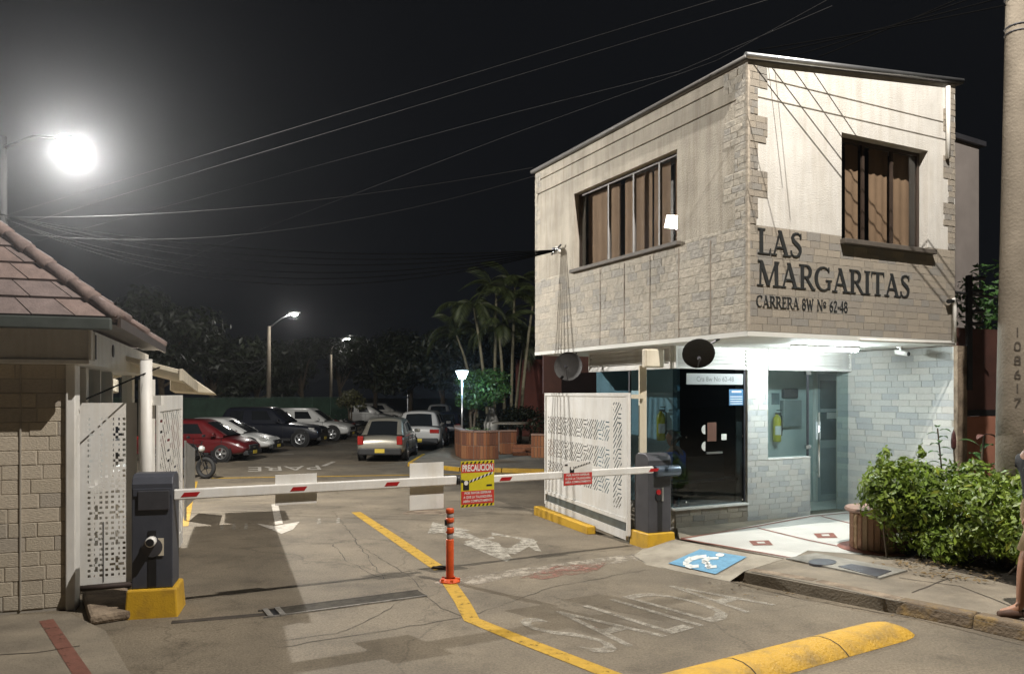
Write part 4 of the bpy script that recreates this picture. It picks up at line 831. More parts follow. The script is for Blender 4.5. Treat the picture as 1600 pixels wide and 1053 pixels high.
def warn_sign(p, u0, u1, y, z0, z1, big):
    h = z1 - z0; w = u1 - u0; yf = y - .0045
    def strip(nm, a, c, m, dy=0): MB().box(u0 + .004, u1 - .004, yf - .0008 - dy, yf, z0 + h*a, z0 + h*c).build(nm, m, p)
    def txt(s, cz, hh, m, ww, off=.012):
        me = text_mesh(s, hh * 1.3, m, 'lettering', offset=off * hh * 2); xs_ = [v.co.x for v in me.vertices]; k = w * ww / (max(xs_) - min(xs_))
        for v in me.vertices: v.co.x *= k
        linkmesh('lettering', me, p, ((u0 + u1) / 2, yf - .0032, z0 + h * cz), (R(90), 0, 0))
    def icon(a0, a1, cz0, cz1):      # cabinet and striped boom drawing
        ub, zb, uw, zh = u0 + w*a0, z0 + h*cz0, w*(a1 - a0), h*(cz1 - cz0)
        MB().box(ub, ub + uw*.20, yf - .0028, yf - .0012, zb, zb + zh*.60).build('icon_cabinet', M_black, p)
        c_ = (ub + uw*.10, zb + zh*.45); MB().prism([(c_[0] + uw*.07*math.cos(t), c_[1] + uw*.07*math.sin(t)) for t in [k*math.pi/6 for k in range(12)]], .001, lambda x, z, t: (x, yf - .0029 - t, z)).build('icon_dial', M_white, p)
        b = MB(); x0, zz0, x1, zz1 = ub + uw*.22, zb + zh*.45, ub + uw, zb + zh*.95; t_ = zh*.10
        bl = MB().prism([(x0, zz0), (x1, zz1), (x1, zz1 + t_*1.4), (x0, zz0 + t_*1.4)], .001, lambda x, z, t: (x, yf - .0012 - t, z)).build('icon_boom', M_white if big else M_white, p)
        for k in range(6):
            f0, f1 = k/6, (k + .55)/6; b.prism([(x0 + (x1-x0)*f0, zz0 + (zz1-zz0)*f0), (x0 + (x1-x0)*f1, zz0 + (zz1-zz0)*f1), (x0 + (x1-x0)*(f1+.05), zz0 + (zz1-zz0)*(f1+.05) + t_*1.4), (x0 + (x1-x0)*(f0+.05), zz0 + (zz1-zz0)*(f0+.05) + t_*1.4)], .001, lambda x, z, t: (x, yf - .0024 - t, z))
        b.build('icon_stripes', M_black, p)
    if big:
        strip('red_field', .0, 1.0, M_signyel); strip('red_field', .745, .935, M_signred, .0006); strip('red_field', .06, .35, M_signred, .0006)
        hatch(MB(), u0 + .006, u1 - .006, z0 + h*.94, z0 + h*.985, yf - .002, 8).build('hazard_stripes', M_black, p); hatch(MB(), u0 + .006, u1 - .006, z0 + h*.012, z0 + h*.055, yf - .002, 8).build('hazard_stripes', M_black, p)
        txt('PRECAUCION', .84, h*.15, M_white, .92, .02); icon(.06, .95, .37, .72)
        for k, s in enumerate(('POR FAVOR ESPERAR', 'A QUE LA TALANQUERA', 'ABRA COMPLETAMENTE')): txt(s, .30 - k*.088, h*.058, M_white, (.80, .86, .88)[k])
        MB().box(u1 - .1, u1 - .03, yf - .0026, yf - .0012, z0 + h*.43, z0 + h*.47).build('maker_mark', M_black, p)
    else:
        strip('red_field', .02, .52, M_signred, .0006); icon(.22, .95, .54, .94)
        for k, s in enumerate(('POR FAVOR ESPERAR', 'A QUE LA TALANQUERA', 'ABRA COMPLETAMENTE')): txt(s, .43 - k*.145, h*.10, M_white, (.80, .88, .88)[k])
        MB().box(u0 + .02, u0 + .06, yf - .0026, yf - .0012, z0 + h*.84, z0 + h*.90).build('maker_mark', M_black, p)
za, zb_ = arm_z(RA, 746, 790), arm_z(RA, 746, 719); p, u0, u1, y = arm_panel('warning_sign', RA, 720, 772, za, zb_, True, M_signyel, 'yellow and red warning sign with hazard stripes on the arm'); warn_sign(p, u0, u1, y, za, zb_, True)
za, zb_ = arm_z(RA, 902, 757), arm_z(RA, 902, 720); p, u0, u1, y = arm_panel('warning_sign', RA, 880, 925, za, zb_, True, M_white, 'small white and red warning sign on the right arm'); warn_sign(p, u0, u1, y, za, zb_, False)
# bollard
bo = G(703, 909); BO = empty('bollard', bo, 0, 'orange flexible bollard with grey reflective bands', 'bollard')
MB().lathe([(0, .02), (.11, .02), (.115, .0), (.10, .035), (.06, .045)], n=20).build('foot', M_orange, BO, smooth=True)
for k in range(5): t = k * 2 * math.pi / 5; MB().box(-.015, .015, -.015, .015, 0, .045).build('bolt', M_orange, BO).location = (.095 * math.cos(t), .095 * math.sin(t), 0)
bands = [(.045, .47, .043, 'O'), (.47, .535, .038, 'G'), (.535, .595, .046, 'O'), (.595, .65, .038, 'G'), (.65, .70, .046, 'O'), (.70, .75, .038, 'G'), (.75, .80, .045, 'O')]
for z0, z1, r, k in bands:
    MB().lathe([(0, z0), (r * .92, z0), (r, z0 + .012), (r, z1 - .012), (r * .92, z1), (0, z1)], n=18).build('sleeve' if k == 'O' else 'reflective_band', M_orange if k == 'O' else M_refl, BO, smooth=True)
MB().box(-.055, -.03, -.03, .02, .62, .68).build('lamp_clip', M_black, BO); MB().box(-.052, -.03, -.04, -.02, .56, .61).build('clip', M_white, BO)
o = MB(); q = G(688, 889); 
for k in range(5): a = random.random() * 6; o.hexa([q + Vector((random.uniform(-.13, .1), random.uniform(-.05, .05), .005)) + Vector((x_, y_, 0)) for x_, y_ in ((0, 0), (.09, .02), (.08, .05), (-.01, .03))], [q + Vector((random.uniform(-.1, .1), random.uniform(-.05, .05), .03)) + Vector((x_, y_, 0)) for x_, y_ in ((0, 0), (.08, .02), (.07, .05), (-.01, .03))])
tag(o.build('broken_base', mat('broken_steel', (.10, .09, .08), .6, .3, var=.2), None), 'broken metal stub left on the yellow line behind the bollard', 'debris')

# ================================================================== PERFORATED GATES
def perforated(nu, nz, cell, keep, fn, th=.004):
    """laser-cut sheet: cells where keep(i, j) stay; fn(a, z, d) -> point"""
    b = MB(); idx = {}
    def vid(i, j, k):
        q = (i, j, k)
        if q not in idx: idx[q] = len(b.v); b.v.append(tuple(fn(i * cell[0], j * cell[1], k * th)))
        return idx[q]
    K = [[keep(i, j) for j in range(nz)] for i in range(nu)]
    g_ = lambda i, j: 0 <= i < nu and 0 <= j < nz and K[i][j]
    for i in range(nu):
        for j in range(nz):
            if not K[i][j]: continue
            for k in (0, 1): b.f.append((vid(i, j, k), vid(i+1, j, k), vid(i+1, j+1, k), vid(i, j+1, k))); b.m.append(0)
            for (di, dj, e0_, e1_) in ((-1, 0, (0, 0), (0, 1)), (1, 0, (1, 0), (1, 1)), (0, -1, (0, 0), (1, 0)), (0, 1, (0, 1), (1, 1))):
                if not g_(i + di, j + dj): b.f.append((vid(i+e0_[0], j+e0_[1], 0), vid(i+e1_[0], j+e1_[1], 0), vid(i+e1_[0], j+e1_[1], 1), vid(i+e0_[0], j+e0_[1], 1))); b.m.append(0)
    return b
def key_pattern(i, j):        # interlocking diagonal key, fine slots
    blk = ((i // 18) + (j // 11)) % 3
    if blk == 1 and (i % 18) < 8: return not (j % 4 == 1 and i % 9 not in (0, 8))
    d = (i + j) % 5
    return not (d < 2 and (i + 2 * (j // 7)) % 13 > 1)
gA = Vector((W(983, 840, 10.66).x, 10.66, 0)); gB = Vector((.60, 13.87, 0)); e = gB - gA
gate = empty('sliding_gate', (gA.x, gA.y, 0), math.atan2(e.y, e.x), 'white perforated steel gate parked open beside the booth', 'gate'); GLn = math.hypot(e.x, e.y)
slp = (gz(gB.y) - gz(gA.y)) / GLn
gH0, gH1 = .10, 2.06; yv = 0.02
for (a0, a1, z0, z1) in ((0, GLn, gH1 - .05, gH1), (0, .05, gH0, gH1 - .051), (GLn - .05, GLn, gH0, gH1 - .051), (.051, GLn - .051, .28, .34), (.051, GLn - .051, gH0 - .06, gH0 + .06)):
    MB().box(a0, a1, -.025, .025, z0, z1).build('frame_bar', M_white, gate, bevel=.004)
# sheet: bands; a from near end (0) to far end
cell = .0155
def put_band(a0, a1, z0, z1, pat):
    nu, nz = int((a1 - a0) / cell), int((z1 - z0) / cell); perforated(nu, nz, ((a1 - a0) / nu, (z1 - z0) / nz), pat, lambda a, z, d: (a0 + a, .002 + d, z0 + z)).build('lattice', M_white, gate)
def solid(a0, a1, z0, z1): MB().box(a0, a1, .002, .006, z0, z1).build('sheet', M_white, gate)
zb1, zb2, zb3 = (1.36, 1.66), (.96, 1.27), (.60, .88)
solid(.05, GLn - .05, 1.93, gH1 - .05); solid(.62, GLn - .05, zb1[1], 1.93); solid(.62, GLn - .05, zb2[1], zb1[0]); solid(.62, GLn - .05, zb3[1], zb2[0]); solid(.05, GLn - .05, .34, .44); solid(.62, GLn - .05, .44, zb3[0])
for z0, z1 in (zb1, zb2, zb3): put_band(.62, GLn - .14, z0, z1, key_pattern); solid(GLn - .14, GLn - .05, z0, z1)
put_band(.22, .50, .44, 1.93, key_pattern); solid(.05, .22, .44, 1.93); solid(.50, .62, .44, 1.93)
MB().box(.1, GLn - .1, -.012, .012, .16, .28).build('dark_slot', mat('slot_film', (.10, .12, .12), .3, var=.2), gate)
MB().box(GLn - .14, GLn - .06, -.031, -.026, .285, .335).build('reflector', M_red, gate)
# yellow kerb under the gate
gk = empty('gate_kerb', gate.location, gate.rotation_euler.z, 'yellow kerb under the parked white gate', 'kerb'); gk.location.z = 0
MB().hexa([(.9, .10, -.02), (GLn + .02, .06, -.12), (GLn + .02, .22, -.12), (.9, .24, -.02)], [(.9, .10, .10), (GLn + .02, .06, .06), (GLn + .02, .22, .06), (.9, .24, .10)]).build('kerb_stone', M_yellow, gk, bevel=.012)

# ================================================================== LEFT GATEHOUSE
gh = frame_empty('gatehouse', LH, 'small gatehouse with stone clad wall, white beam and hipped tile roof', 'building')
BW = 5.3; BZ0, BZ1 = 2.33, 2.66
# walls (front face v = 0)
uw1 = LH.ray(103, 760, 'v', .12)[0]
MB().box(-BW, uw1, .125, .30, -.02, BZ0).build('front_wall', M_grout, gh)
rects = brick_rects(-2.6, uw1, .03, BZ0 - .003, .34, .135, gap=.005)
bricks('stone_brick', rects, M_stoneg, gh, lambda a, z: (a, .125, z), .006, .6)
MB().box(-BW, -2.61, .10, .124, .0, BZ0 - .002).build('plain_wall', M_stoneg[0], gh)
for x in (32,): uu = LH.ray(x, 760, 'v', .11)[0]; MB().box(uu - .006, uu + .006, .1065, .12, .03, BZ0 - .01).build('tile_joint', M_grout, gh)
MB().box(uw1 + .003, uw1 + .085, .08, .32, -.02, BZ0 - .002).build('corner_post', M_white, gh, bevel=.01)
# ring beam with rough render, corner at u = 0
MB().box(-BW, -.003, .0, .32, BZ0 + .04, BZ1).build('beam', M_stucco, gh); MB().box(-BW, .012, -.025, .33, BZ0 - .003, BZ0 + .039).build('beam_trim', M_white, gh, bevel=.005)
MB().box(-.001, .03, -.02, .05, BZ0 + .04, BZ1 + .02).build('corner_pipe', M_white, gh, bevel=.01)
MB().box(-.32, .0, .34, 5.2, BZ0 - .0, BZ1).build('side_beam', M_white, gh)
MB().box(-.004, .006, .36, .42, BZ0 + .06, BZ1 - .03).build('beam_slot', M_brown, gh)
MB().lathe([(0, 0), (.07, 0), (.07, .01), (0, .01)], (.0, 1.5, BZ0 + .2), 16, 'x').build('vent', M_brown, gh)
# side wall with window under the beam
MB().box(-.34, -.2, 1.1, 5.2, -.1, 1.0).build('side_wall', M_white, gh)
for v0, v1 in ((1.1, 1.25), (2.0, 2.06), (2.9, 3.0), (4.9, 5.2)): MB().box(-.34, -.2, v0, v1, 1.001, BZ0 - .003).build('side_post', M_white, gh)
MB().box(-.28, -.27, 1.25, 4.9, 1.001, BZ0 - .003).build('side_pane', G_boothside, gh)
MB().box(-1.6, -1.55, 1.0, 5.0, 0, BZ0).build('inner_wall', mat('blue_inner_wall', (.22, .34, .48), .7, var=.05), gh)
# roof: pyramid with tile courses
OV = .26
rc = [(-BW - OV, -OV), (OV + .02, -OV), (OV + .02, 4.45), (-BW - OV, 4.45)]; zE = 2.74
apex = (-2.75, 2.15, 5.1)
def roofpt(a, c, t): return (a[0] + (apex[0] - a[0]) * t, a[1] + (apex[1] - a[1]) * t, zE + (apex[2] - zE) * t)
roof = MB(); 
for i in range(4):
    A, B_ = rc[i], rc[(i+1) % 4]; roof.add([roofpt(A, 0, 0), roofpt(B_, 0, 0), apex], [(0, 1, 2)])
roof.add([(x, y, zE - .02) for x, y in rc], [(0, 1, 2, 3)])
ro = roof.build('roof', M_rooft[1], gh)
for side in range(4):
    A, B_ = rc[side], rc[(side + 1) % 4]; ncourse = 13
    for k in range(ncourse):
        t0, t1 = k / ncourse, (k + 1.08) / ncourse
        p0, p1 = Vector(roofpt(A, 0, t0)), Vector(roofpt(B_, 0, t0)); q0, q1 = Vector(roofpt(A, 0, min(t1, 1))), Vector(roofpt(B_, 0, min(t1, 1)))
        L = (p1 - p0).length; nT = max(1, round(L / .34)) if side in (0, 1) else 1
        nrm = (p1 - p0).cross(Vector(apex) - p0).normalized(); off = .5 * (k % 2) / nT
        cuts = sorted(set([0.0] + [min(max((j + .5 * (k % 2)) / nT, 0), 1) for j in range(nT + 1)] + [1.0]))
        for s0, s1 in zip(cuts[:-1], cuts[1:]):
            if s1 - s0 < 1e-3: continue
            s0_, s1_ = s0 + .006 / max(L, .1), s1 - .006 / max(L, .1); lf = .03 + random.uniform(0, .008)
            P = [p0.lerp(p1, s0_), p0.lerp(p1, s1_), q0.lerp(q1, s1_), q0.lerp(q1, s0_)]
            b = MB().hexa([P[0] + nrm * .004, P[1] + nrm * .004, P[2] + nrm * .002, P[3] + nrm * .002], [P[0] + nrm * lf, P[1] + nrm * lf, P[2] + nrm * .008, P[3] + nrm * .008])
            b.build('roof_tile', random.choice(M_rooft), ro)
for i in (1, 2):
    pts = [roofpt(rc[i], 0, t / 14) for t in range(15)]
    for k in range(14): MB().tube([Vector(pts[k]) + Vector((0, 0, .03)), Vector(pts[k+1]) + Vector((0, 0, .015))], [.075, .06], 8).build('hip_tile', M_rooft[2] if k % 2 else M_rooft[0], ro, smooth=True)
MB().box(-BW - OV, OV - .02, -OV - .09, -OV - .002, zE - .11, zE + .0).build('gutter', mat('gutter_green', (.055, .065, .058), .6, var=.15), gh, bevel=.012)
MB().box(OV + .022, OV + .05, -OV, 4.45, zE - .08, zE + .01).build('fascia', M_brown, gh)
MB().box(-.0, OV, -.2, 4.4, zE - .05, zE - .022).build('eave_board', M_brown, gh)
# lower side canopy behind
can = frame_empty('side_canopy', LH, 'cream sloping canopy on the driveway side of the gatehouse', 'canopy')
MB().hexa([(-.2, 2.6, 2.52), (.62, 2.6, 2.30), (.62, 6.6, 2.17), (-.2, 6.6, 2.40)], [(-.2, 2.6, 2.58), (.62, 2.6, 2.36), (.62, 6.6, 2.23), (-.2, 6.6, 2.46)]).build('deck', M_cream, can, bevel=.006)
MB().hexa([(.621, 2.58, 2.22), (.66, 2.58, 2.22), (.66, 6.6, 2.08), (.621, 6.6, 2.08)], [(.621, 2.58, 2.37), (.66, 2.58, 2.37), (.66, 6.6, 2.24), (.621, 6.6, 2.24)]).build('fascia', M_cream, can)
MB().hexa([(.2, 6.61, 2.10), (.95, 6.61, 2.05), (.95, 7.6, 2.02), (.2, 7.6, 2.06)], [(.2, 6.61, 2.36), (.55, 6.61, 2.34), (.7, 7.6, 2.2), (.2, 7.6, 2.3)]).build('end_hood', M_cream, can, bevel=.02)
# white pipe column and fixed perforated panel, open gate leaf
cp = W(228.5, 700, 8.15); col = empty('gate_column', (cp.x, cp.y, 0), 0, 'round white steel column behind the left cabinet', 'column')
MB().tube([(0, 0, -.02), (0, 0, 2.40)], .058, 18).build('shaft', M_white, col, smooth=True); MB().lathe([(0, 2.41), (.06, 2.41), (.06, 2.40)], n=18).build('cap', M_white, col)
MB().box(-.11, .03, .06, .14, -.02, 2.2).build('back_post', M_white, col); MB().box(.05, .14, .03, .1, 1.93, 2.03).build('bracket', M_white, col)
def left_pattern(i, j):
    a, c = i % 14, j % 20
    if c in (9, 10) or a in (6, 7): return not ((c in (9, 10) and 1 < a < 12 and a not in (6, 7)) or (a in (6, 7) and 4 < c < 16 and c not in (9, 10)))
    x, y_ = i % 4, j % 4
    return not (x in (1, 2) and y_ in (1, 2))
fA = Vector((W(119, 915, 8.0).x, 8.0, 0)); fB = Vector((W(214, 910, 8.22).x, 8.22, 0)); e = fB - fA; FL = math.hypot(e.x, e.y)
fp = empty('fixed_gate_panel', (fA.x, fA.y, 0), math.atan2(e.y, e.x), 'white perforated panel between the gatehouse and the round column', 'gate panel')
cl = .0135; nu, nz = int((FL - .16) / cl), int(1.7 / cl)
perforated(nu, nz, (cl, cl), left_pattern, lambda a, z, d: (.09 + a, d, .14 + z)).build('lattice', M_white, fp)
for (a0, a1, z0, z1) in ((0, .089, .08, 1.955), (.09 + nu*cl, FL, .08, 1.955), (.0895, .0895 + nu*cl, .08, .139), (.0895, .0895 + nu*cl, .1405 + nz*cl, 1.955)): MB().box(a0, a1, 0, .004, z0, z1).build('sheet', M_white, fp)
MB().box(-.045, -.012, -.02, .02, 0, 2.2).build('side_post', M_white, fp); MB().box(-.01, -.002, .0, .01, .1, 1.95).build('hinge_strip', M_dkmetal, fp)
MB().tube([(.0, -.03, .055), (FL, -.03, .055)], .028, 10).build('bottom_pipe', mat('rust_pipe', (.05, .035, .03), .7, .3, var=.3), fp, smooth=True)
MB().box(.245, .253, -.006, -.001, .1, .72).build('drop_bolt', M_dkmetal, fp)
sA = Vector((-3.83, 8.42, 0)); sB = Vector((-4.36, 10.30, 0)); e = sB - sA; SL = math.hypot(e.x, e.y)
sg = empty('open_gate_leaf', sA, math.atan2(e.y, e.x), 'white perforated gate leaf swung open along the left driveway edge', 'gate')
cl = .03; nu, nz = int((SL - .2) / cl), int(1.6 / cl)
perforated(nu, nz, (cl, cl), lambda i, j: key_pattern(i, j) , lambda a, z, d: (.12 + a, d, .26 + z)).build('lattice', M_white, sg)
for (a0, a1, z0, z1) in ((0, .118, .08, 2.03), (.12 + nu*cl, SL, .08, 2.03), (.119, .12 + nu*cl, .08, .259), (.119, .12 + nu*cl, .262 + nz*cl, 2.03)): MB().box(a0, a1, -.01, .014, z0, z1).build('frame', M_white, sg, bevel=.003)
g3 = empty('low_gate_panel', (W(291, 740, 13.0).x, 13.0, 0), R(105), 'low pale metal panel beyond the open gate leaf', 'panel')
MB().prism([(0, .15), (1.1, .15), (1.1, 1.05), (0, 1.25)], .03, lambda a, c, t: (a, t, c)).build('sheet', mat('galvanised', (.42, .42, .40), .45, .4, var=.1), g3)
MB().tube([(0, .015, -.1), (0, .015, 1.27)], .02, 8).build('post', M_alu, g3)
# overhang rod
tag(MB().tube([LH.wor(-.05, .2, 2.0), LH.wor(.55, .75, 2.33)], .008, 6).build('stay_rod', M_cable, None), 'thin dark stay rod under the gatehouse beam', 'rod')
#__PART2__
# ================================================================== LAMPS, POLES, WIRES
def wire(name, pts, r, m, label, group=None, sag=0.0, n=24, cat='wire'):
    P = [Vector(p) for p in pts]
    if len(P) == 2:
        P = [P[0].lerp(P[1], i / n) - Vector((0, 0, sag * 4 * (i / n) * (1 - i / n))) for i in range(n + 1)]
    return tag(MB().tube(P, r, 5).build(name, m, None, smooth=True), label, cat, group)
# floodlight behind the gatehouse
L1 = Vector((-8.95, 15.9, 6.95))
fl = empty('flood_lamp', (L1.x - 1.75, L1.y + .45, gz(16)), 0, 'blazing white floodlight on a tall pole behind the gatehouse', 'lamp')
MB().tube([(0, 0, 0), (0, 0, 7.6)], [.13, .09], 12).build('pole', M_cable, fl, smooth=True)
MB().tube([(0, 0, 7.35), (.8, -.2, 7.55), (1.68, -.40, 7.42)], .03, 8).build('arm', M_cable, fl, smooth=True)
zz = L1.z - fl.location.z; aim = Vector((.55, -.75, -.45)); q = aim.to_track_quat('Z', 'Y')
b = MB(); b.box(-.24, .24, -.20, .20, -.13, -.035); b.v = [tuple(q @ Vector(p) + Vector((1.72, -.44, zz + .12))) for p in b.v]; b.build('housing', M_dkmetal, fl, bevel=.015)
b = MB(); b.box(-.22, .22, -.18, .18, -.034, -.022); b.v = [tuple(q @ Vector(p) + Vector((1.72, -.44, zz + .12))) for p in b.v]; b.build('lens', E_lamp, fl)
point_light('flood_light', Vector((1.75, -.45, zz)) + aim * .14, P_L1, COL_L1, .03, fl)
# concrete street pole at the right with its lamp arm reaching over the forecourt
pol = W(1591, 700, 8.75); PB = Vector((pol.x, pol.y, PZ)); L2 = RB.wor(-0.9, -4.5, 12.0)
sp = empty('street_pole', PB, 0, 'tall tapering concrete street pole behind the hedge', 'pole')
MB().tube([(0, 0, 0), (0, 0, 1.8), (0, 0, 4.7), (0, 0, 6.5), (0, 0, 11.9)], [.235, .215, .155, .12, .085], 20).build('shaft', M_polec, sp, smooth=True)
for z in (5.95, 6.02, 6.35): MB().lathe([(.130, z), (.140, z + .012), (.130, z + .024)], n=16).build('strap', M_dkmetal, sp)
rel = L2 - PB
MB().tube([(0, 0, 11.4), (rel.x * .3, rel.y * .3, 11.85), (rel.x, rel.y, rel.z + .1)], .03, 8).build('lamp_arm', M_alu, sp, smooth=True)
MB().box(-.35, .2, -.12, .12, .06, .14).build('lamp_head', M_alu, sp, bevel=.03).location = rel
MB().box(-.3, .1, -.09, .09, .045, .058).build('lamp_lens', E_lamp2, sp).location = rel
point_light('street_light', rel + Vector((0, 0, -.02)), P_L2, COL_L2, .035, sp)
for k, ch in enumerate('108617'):
    zc_ = 2.60 - k * .155; me = text_mesh(ch, .15, mat('faded_number', (.085, .070, .055), .9, var=.3, scale=30), 'pole_number')
    ang = math.atan2(-PB.y, -PB.x) - R(2); r_ = .253 - zc_ * .0205 + .003
    linkmesh('number', me, sp, (r_ * math.cos(ang), r_ * math.sin(ang), zc_), (R(90), 0, ang + R(90)))
# overhead wires
wire('overhead_wire', [W(-200, 400, 60), W(1300, -55, 8)], .0042, M_wire, 'upper of the two thin wires crossing the top of the dark sky')
wire('overhead_wire', [W(-200, 422, 60), W(1350, -45, 8)], .0042, M_wire, 'lower of the two thin wires crossing the top of the dark sky')
wire('overhead_wire', [W(-150, 433, 60), W(300, 312, 30), W(800, 177, 15), W(1060, 112, 11), W(1300, 10, 8.5)], .0042, M_wire, 'pale wire running just above the roof corner of the building')
wire('overhead_wire', [W(40, 500, 56), W(470, 335, 26), W(800, 210, 15), W(1120, 95, 10.5), W(1330, -20, 8.3)], .004, M_wire, 'thin wire meeting the roof edge of the building')
wire('overhead_wire', [Vector((fl.location.x, fl.location.y, 5.75)), RB.wor(-.05, V1, 6.12)], .005, M_wire, 'upper cable from the floodlight pole to the far roof corner', sag=.25)
wire('overhead_wire', [Vector((fl.location.x, fl.location.y, 5.45)), RB.wor(-.05, V1 - .1, 5.95)], .0042, M_wire, 'lower cable from the floodlight pole to the far roof corner', sag=.55)
for k, (u, dz) in enumerate(((.06, -.1), (.36, .0), (.72, .12), (1.05, .22))):
    wire('service_wire', [RB.wor(u, -.11, ztop(u) + .09), PB + Vector((-.1, .02, 6.52 + dz - PZ))], .007, M_cable, ('first', 'second', 'third', 'fourth')[k] + ' service wire from the roof corner, counted from the left', sag=.02)
# cable anchor on the side wall with its bundle
av, az = sd_(876, 390)
an = empty('cable_anchor', RB.wor(0, av, az), RB.a, 'cluster of pale insulators on the left wall beside the side window', 'cable anchor')
MB().box(-.16, -.003, -.02, .02, -.02, .02).build('bracket', M_dkmetal, an); MB().tube([(-.06, -.12, .06), (-.12, .1, -.08)], .015, 6).build('clamp', M_dkmetal, an)
for k in range(5): MB().lathe([(0, -.03), (.028, -.03), (.036, 0), (.028, .03), (0, .03)], (-.08 - .02 * (k % 2), -.08 + k * .035, -.05 + .03 * (k % 3)), 10).build('insulator', M_alu if k % 2 else M_white, an, smooth=True)
for k in range(6):
    A = RB.wor(-.10, av - .1 + .035 * k, az - .03); B_ = Vector((fl.location.x + .1 - .05 * k, fl.location.y - .35 + .13 * k, 5.75 + .03 * (k % 3)))
    wire('drop_cable', [A, B_], .009, M_cable, ('topmost', 'second highest', 'third highest', 'fourth highest', 'second lowest', 'lowest')[k] + ' sagging black cable between the side wall and floodlight pole', sag=.35 + .12 * k)
# far street lamps
def street_lamp(pxb, pxl, pyl, Y, label, power):
    b0 = W(pxb, 690, Y); base = Vector((b0.x, Y, -.35)); lamp = W(pxl, pyl, Y) - base; pt = lamp.z - .75
    r = empty('street_lamp', base, 0, label, 'street lamp', 'lit street lamps over the car park')
    MB().tube([(0, 0, 0), (0, 0, pt)], [.16, .11], 12).build('pole', M_polec, r, smooth=True); MB().tube([(0, 0, pt - .1), (lamp.x * .5, 0, lamp.z - .25), (lamp.x - .1, 0, lamp.z + .08)], .035, 8).build('arm', M_alu, r, smooth=True)
    MB().box(-.35, .35, -.14, .14, .05, .16).build('head', M_alu, r, bevel=.03).location = lamp; MB().lathe([(0, -.13), (.12, -.10), (.2, 0), (.2, .05), (0, .05)], n=14).build('lens', E_far, r, smooth=True).location = lamp
    point_light('lamp_light', lamp + Vector((0, -.1, -.3)), power, COL_L1, .12, r); return base, pt
b1, t1 = street_lamp(420, 460, 491, 48.6, 'nearer lit street lamp on a pole above the parked cars', P_FAR)
b2, t2 = street_lamp(517, 543, 530, 71.0, 'farther lit street lamp beyond the parked cars', P_FAR)
for (x0, y0, sg_, lb) in ((275, 520, .8, 'upper pale cable slung from the nearer street lamp pole'), (265, 545, 1.0, 'middle pale cable slung from the nearer street lamp pole'), (360, 548, 1.0, 'lowest looping cable below the nearer street lamp')):
    wire('slung_cable', [W(x0, y0, 44), b1 + Vector((-.1, -.1, t1 - (2.2 if sg_ > .8 else 2.0)))], .03, M_wire, lb, sag=sg_)
wire('slung_cable', [W(470, 590, 70), b2 + Vector((0, 0, t2 - 1.6))], .03, M_wire, 'cable slung from the farther street lamp pole', sag=1.0)
# garden lamp
gl0 = W(722, 690, 29.5); GLp = Vector((gl0.x, 29.5, -.35)); gl = empty('garden_lamp', GLp, 0, 'glowing blue white garden lamp on a thin post by the brick planter', 'garden lamp')
ztl = W(722, 592, 29.5).z + .35
MB().tube([(0, 0, 0), (0, 0, ztl)], .035, 10).build('post', M_alu, gl, smooth=True); MB().lathe([(.0, ztl), (.12, ztl), (.24, ztl + .30), (0, ztl + .30)], n=16).build('lantern', E_gard, gl); MB().lathe([(0, ztl + .36), (.26, ztl + .31), (.26, ztl + .305), (0, ztl + .305)], n=16).build('cap', M_white, gl)
point_light('garden_light', (0, -.1, ztl - .12), P_GARDEN, (.45, .74, 1.0), .1, gl)

# ================================================================== FOLIAGE
def leaves(n, centers, size, name, m, parent, shape='quad', up=0.3, surf=0.6):
    """centers: list of (cx, cy, cz, rx, ry, rz); leaf faces scattered towards the clump surfaces"""
    w = np.array([c[3] * c[4] + c[4] * c[5] for c in centers]); w = w / w.sum(); pick = rng.choice(len(centers), n, p=w); c = np.array(centers)[pick]
    d = rng.normal(size=(n, 3)); d /= np.linalg.norm(d, axis=1)[:, None]; rad = rng.uniform(surf ** 3, 1.0, n) ** (1/3) * rng.uniform(.9, 1.08, n); p = c[:, :3] + d * c[:, 3:] * rad[:, None]
    nrm = d + rng.normal(scale=.6, size=(n, 3)) + np.array([0, 0, up]); nrm /= np.linalg.norm(nrm, axis=1)[:, None]
    t = np.cross(nrm, rng.normal(size=(n, 3))); t /= np.linalg.norm(t, axis=1)[:, None]; bt = np.cross(nrm, t); s = size * rng.uniform(.6, 1.3, n)[:, None]
    a, b_, c_, e_ = p - t * s, p + bt * s * .42 + nrm * s * .12, p + t * s, p - bt * s * .42 + nrm * s * .12
    V = np.stack([a, b_, c_, e_], 1).reshape(-1, 3); me = bpy.data.meshes.new(name); k = np.arange(n) * 4
    F_ = np.stack([np.stack([k, k+1, k+2], 1), np.stack([k, k+2, k+3], 1)], 1).reshape(-1, 3)
    me.vertices.add(len(V)); me.vertices.foreach_set('co', V.ravel()); me.loops.add(F_.size); me.loops.foreach_set('vertex_index', F_.ravel().astype(np.int32))
    me.polygons.add(len(F_)); me.polygons.foreach_set('loop_start', np.arange(0, F_.size, 3, dtype=np.int32)); me.materials.append(m); me.update(); me.validate()
    o = bpy.data.objects.new(name, me); C.objects.link(o); o.parent = parent; return o
LM_hedge = leafmat('hedge_leaf', (0.215, 0.285, 0.034), (0.10, 0.165, 0.024), .3)
LM_yel = leafmat('yellowish_leaf', (0.26, 0.27, 0.03), (0.17, 0.20, 0.025), .3)
LM_dark = leafmat('dark_tree_leaf', (0.032, 0.040, 0.018), (0.016, 0.025, 0.012), .2)
LM_bush = leafmat('bright_bush_leaf', (0.07, 0.15, 0.035), (0.04, 0.10, 0.03), .25)
LM_palm = leafmat('palm_leaf', (0.085, 0.105, 0.035), (0.05, 0.07, 0.028), .3)
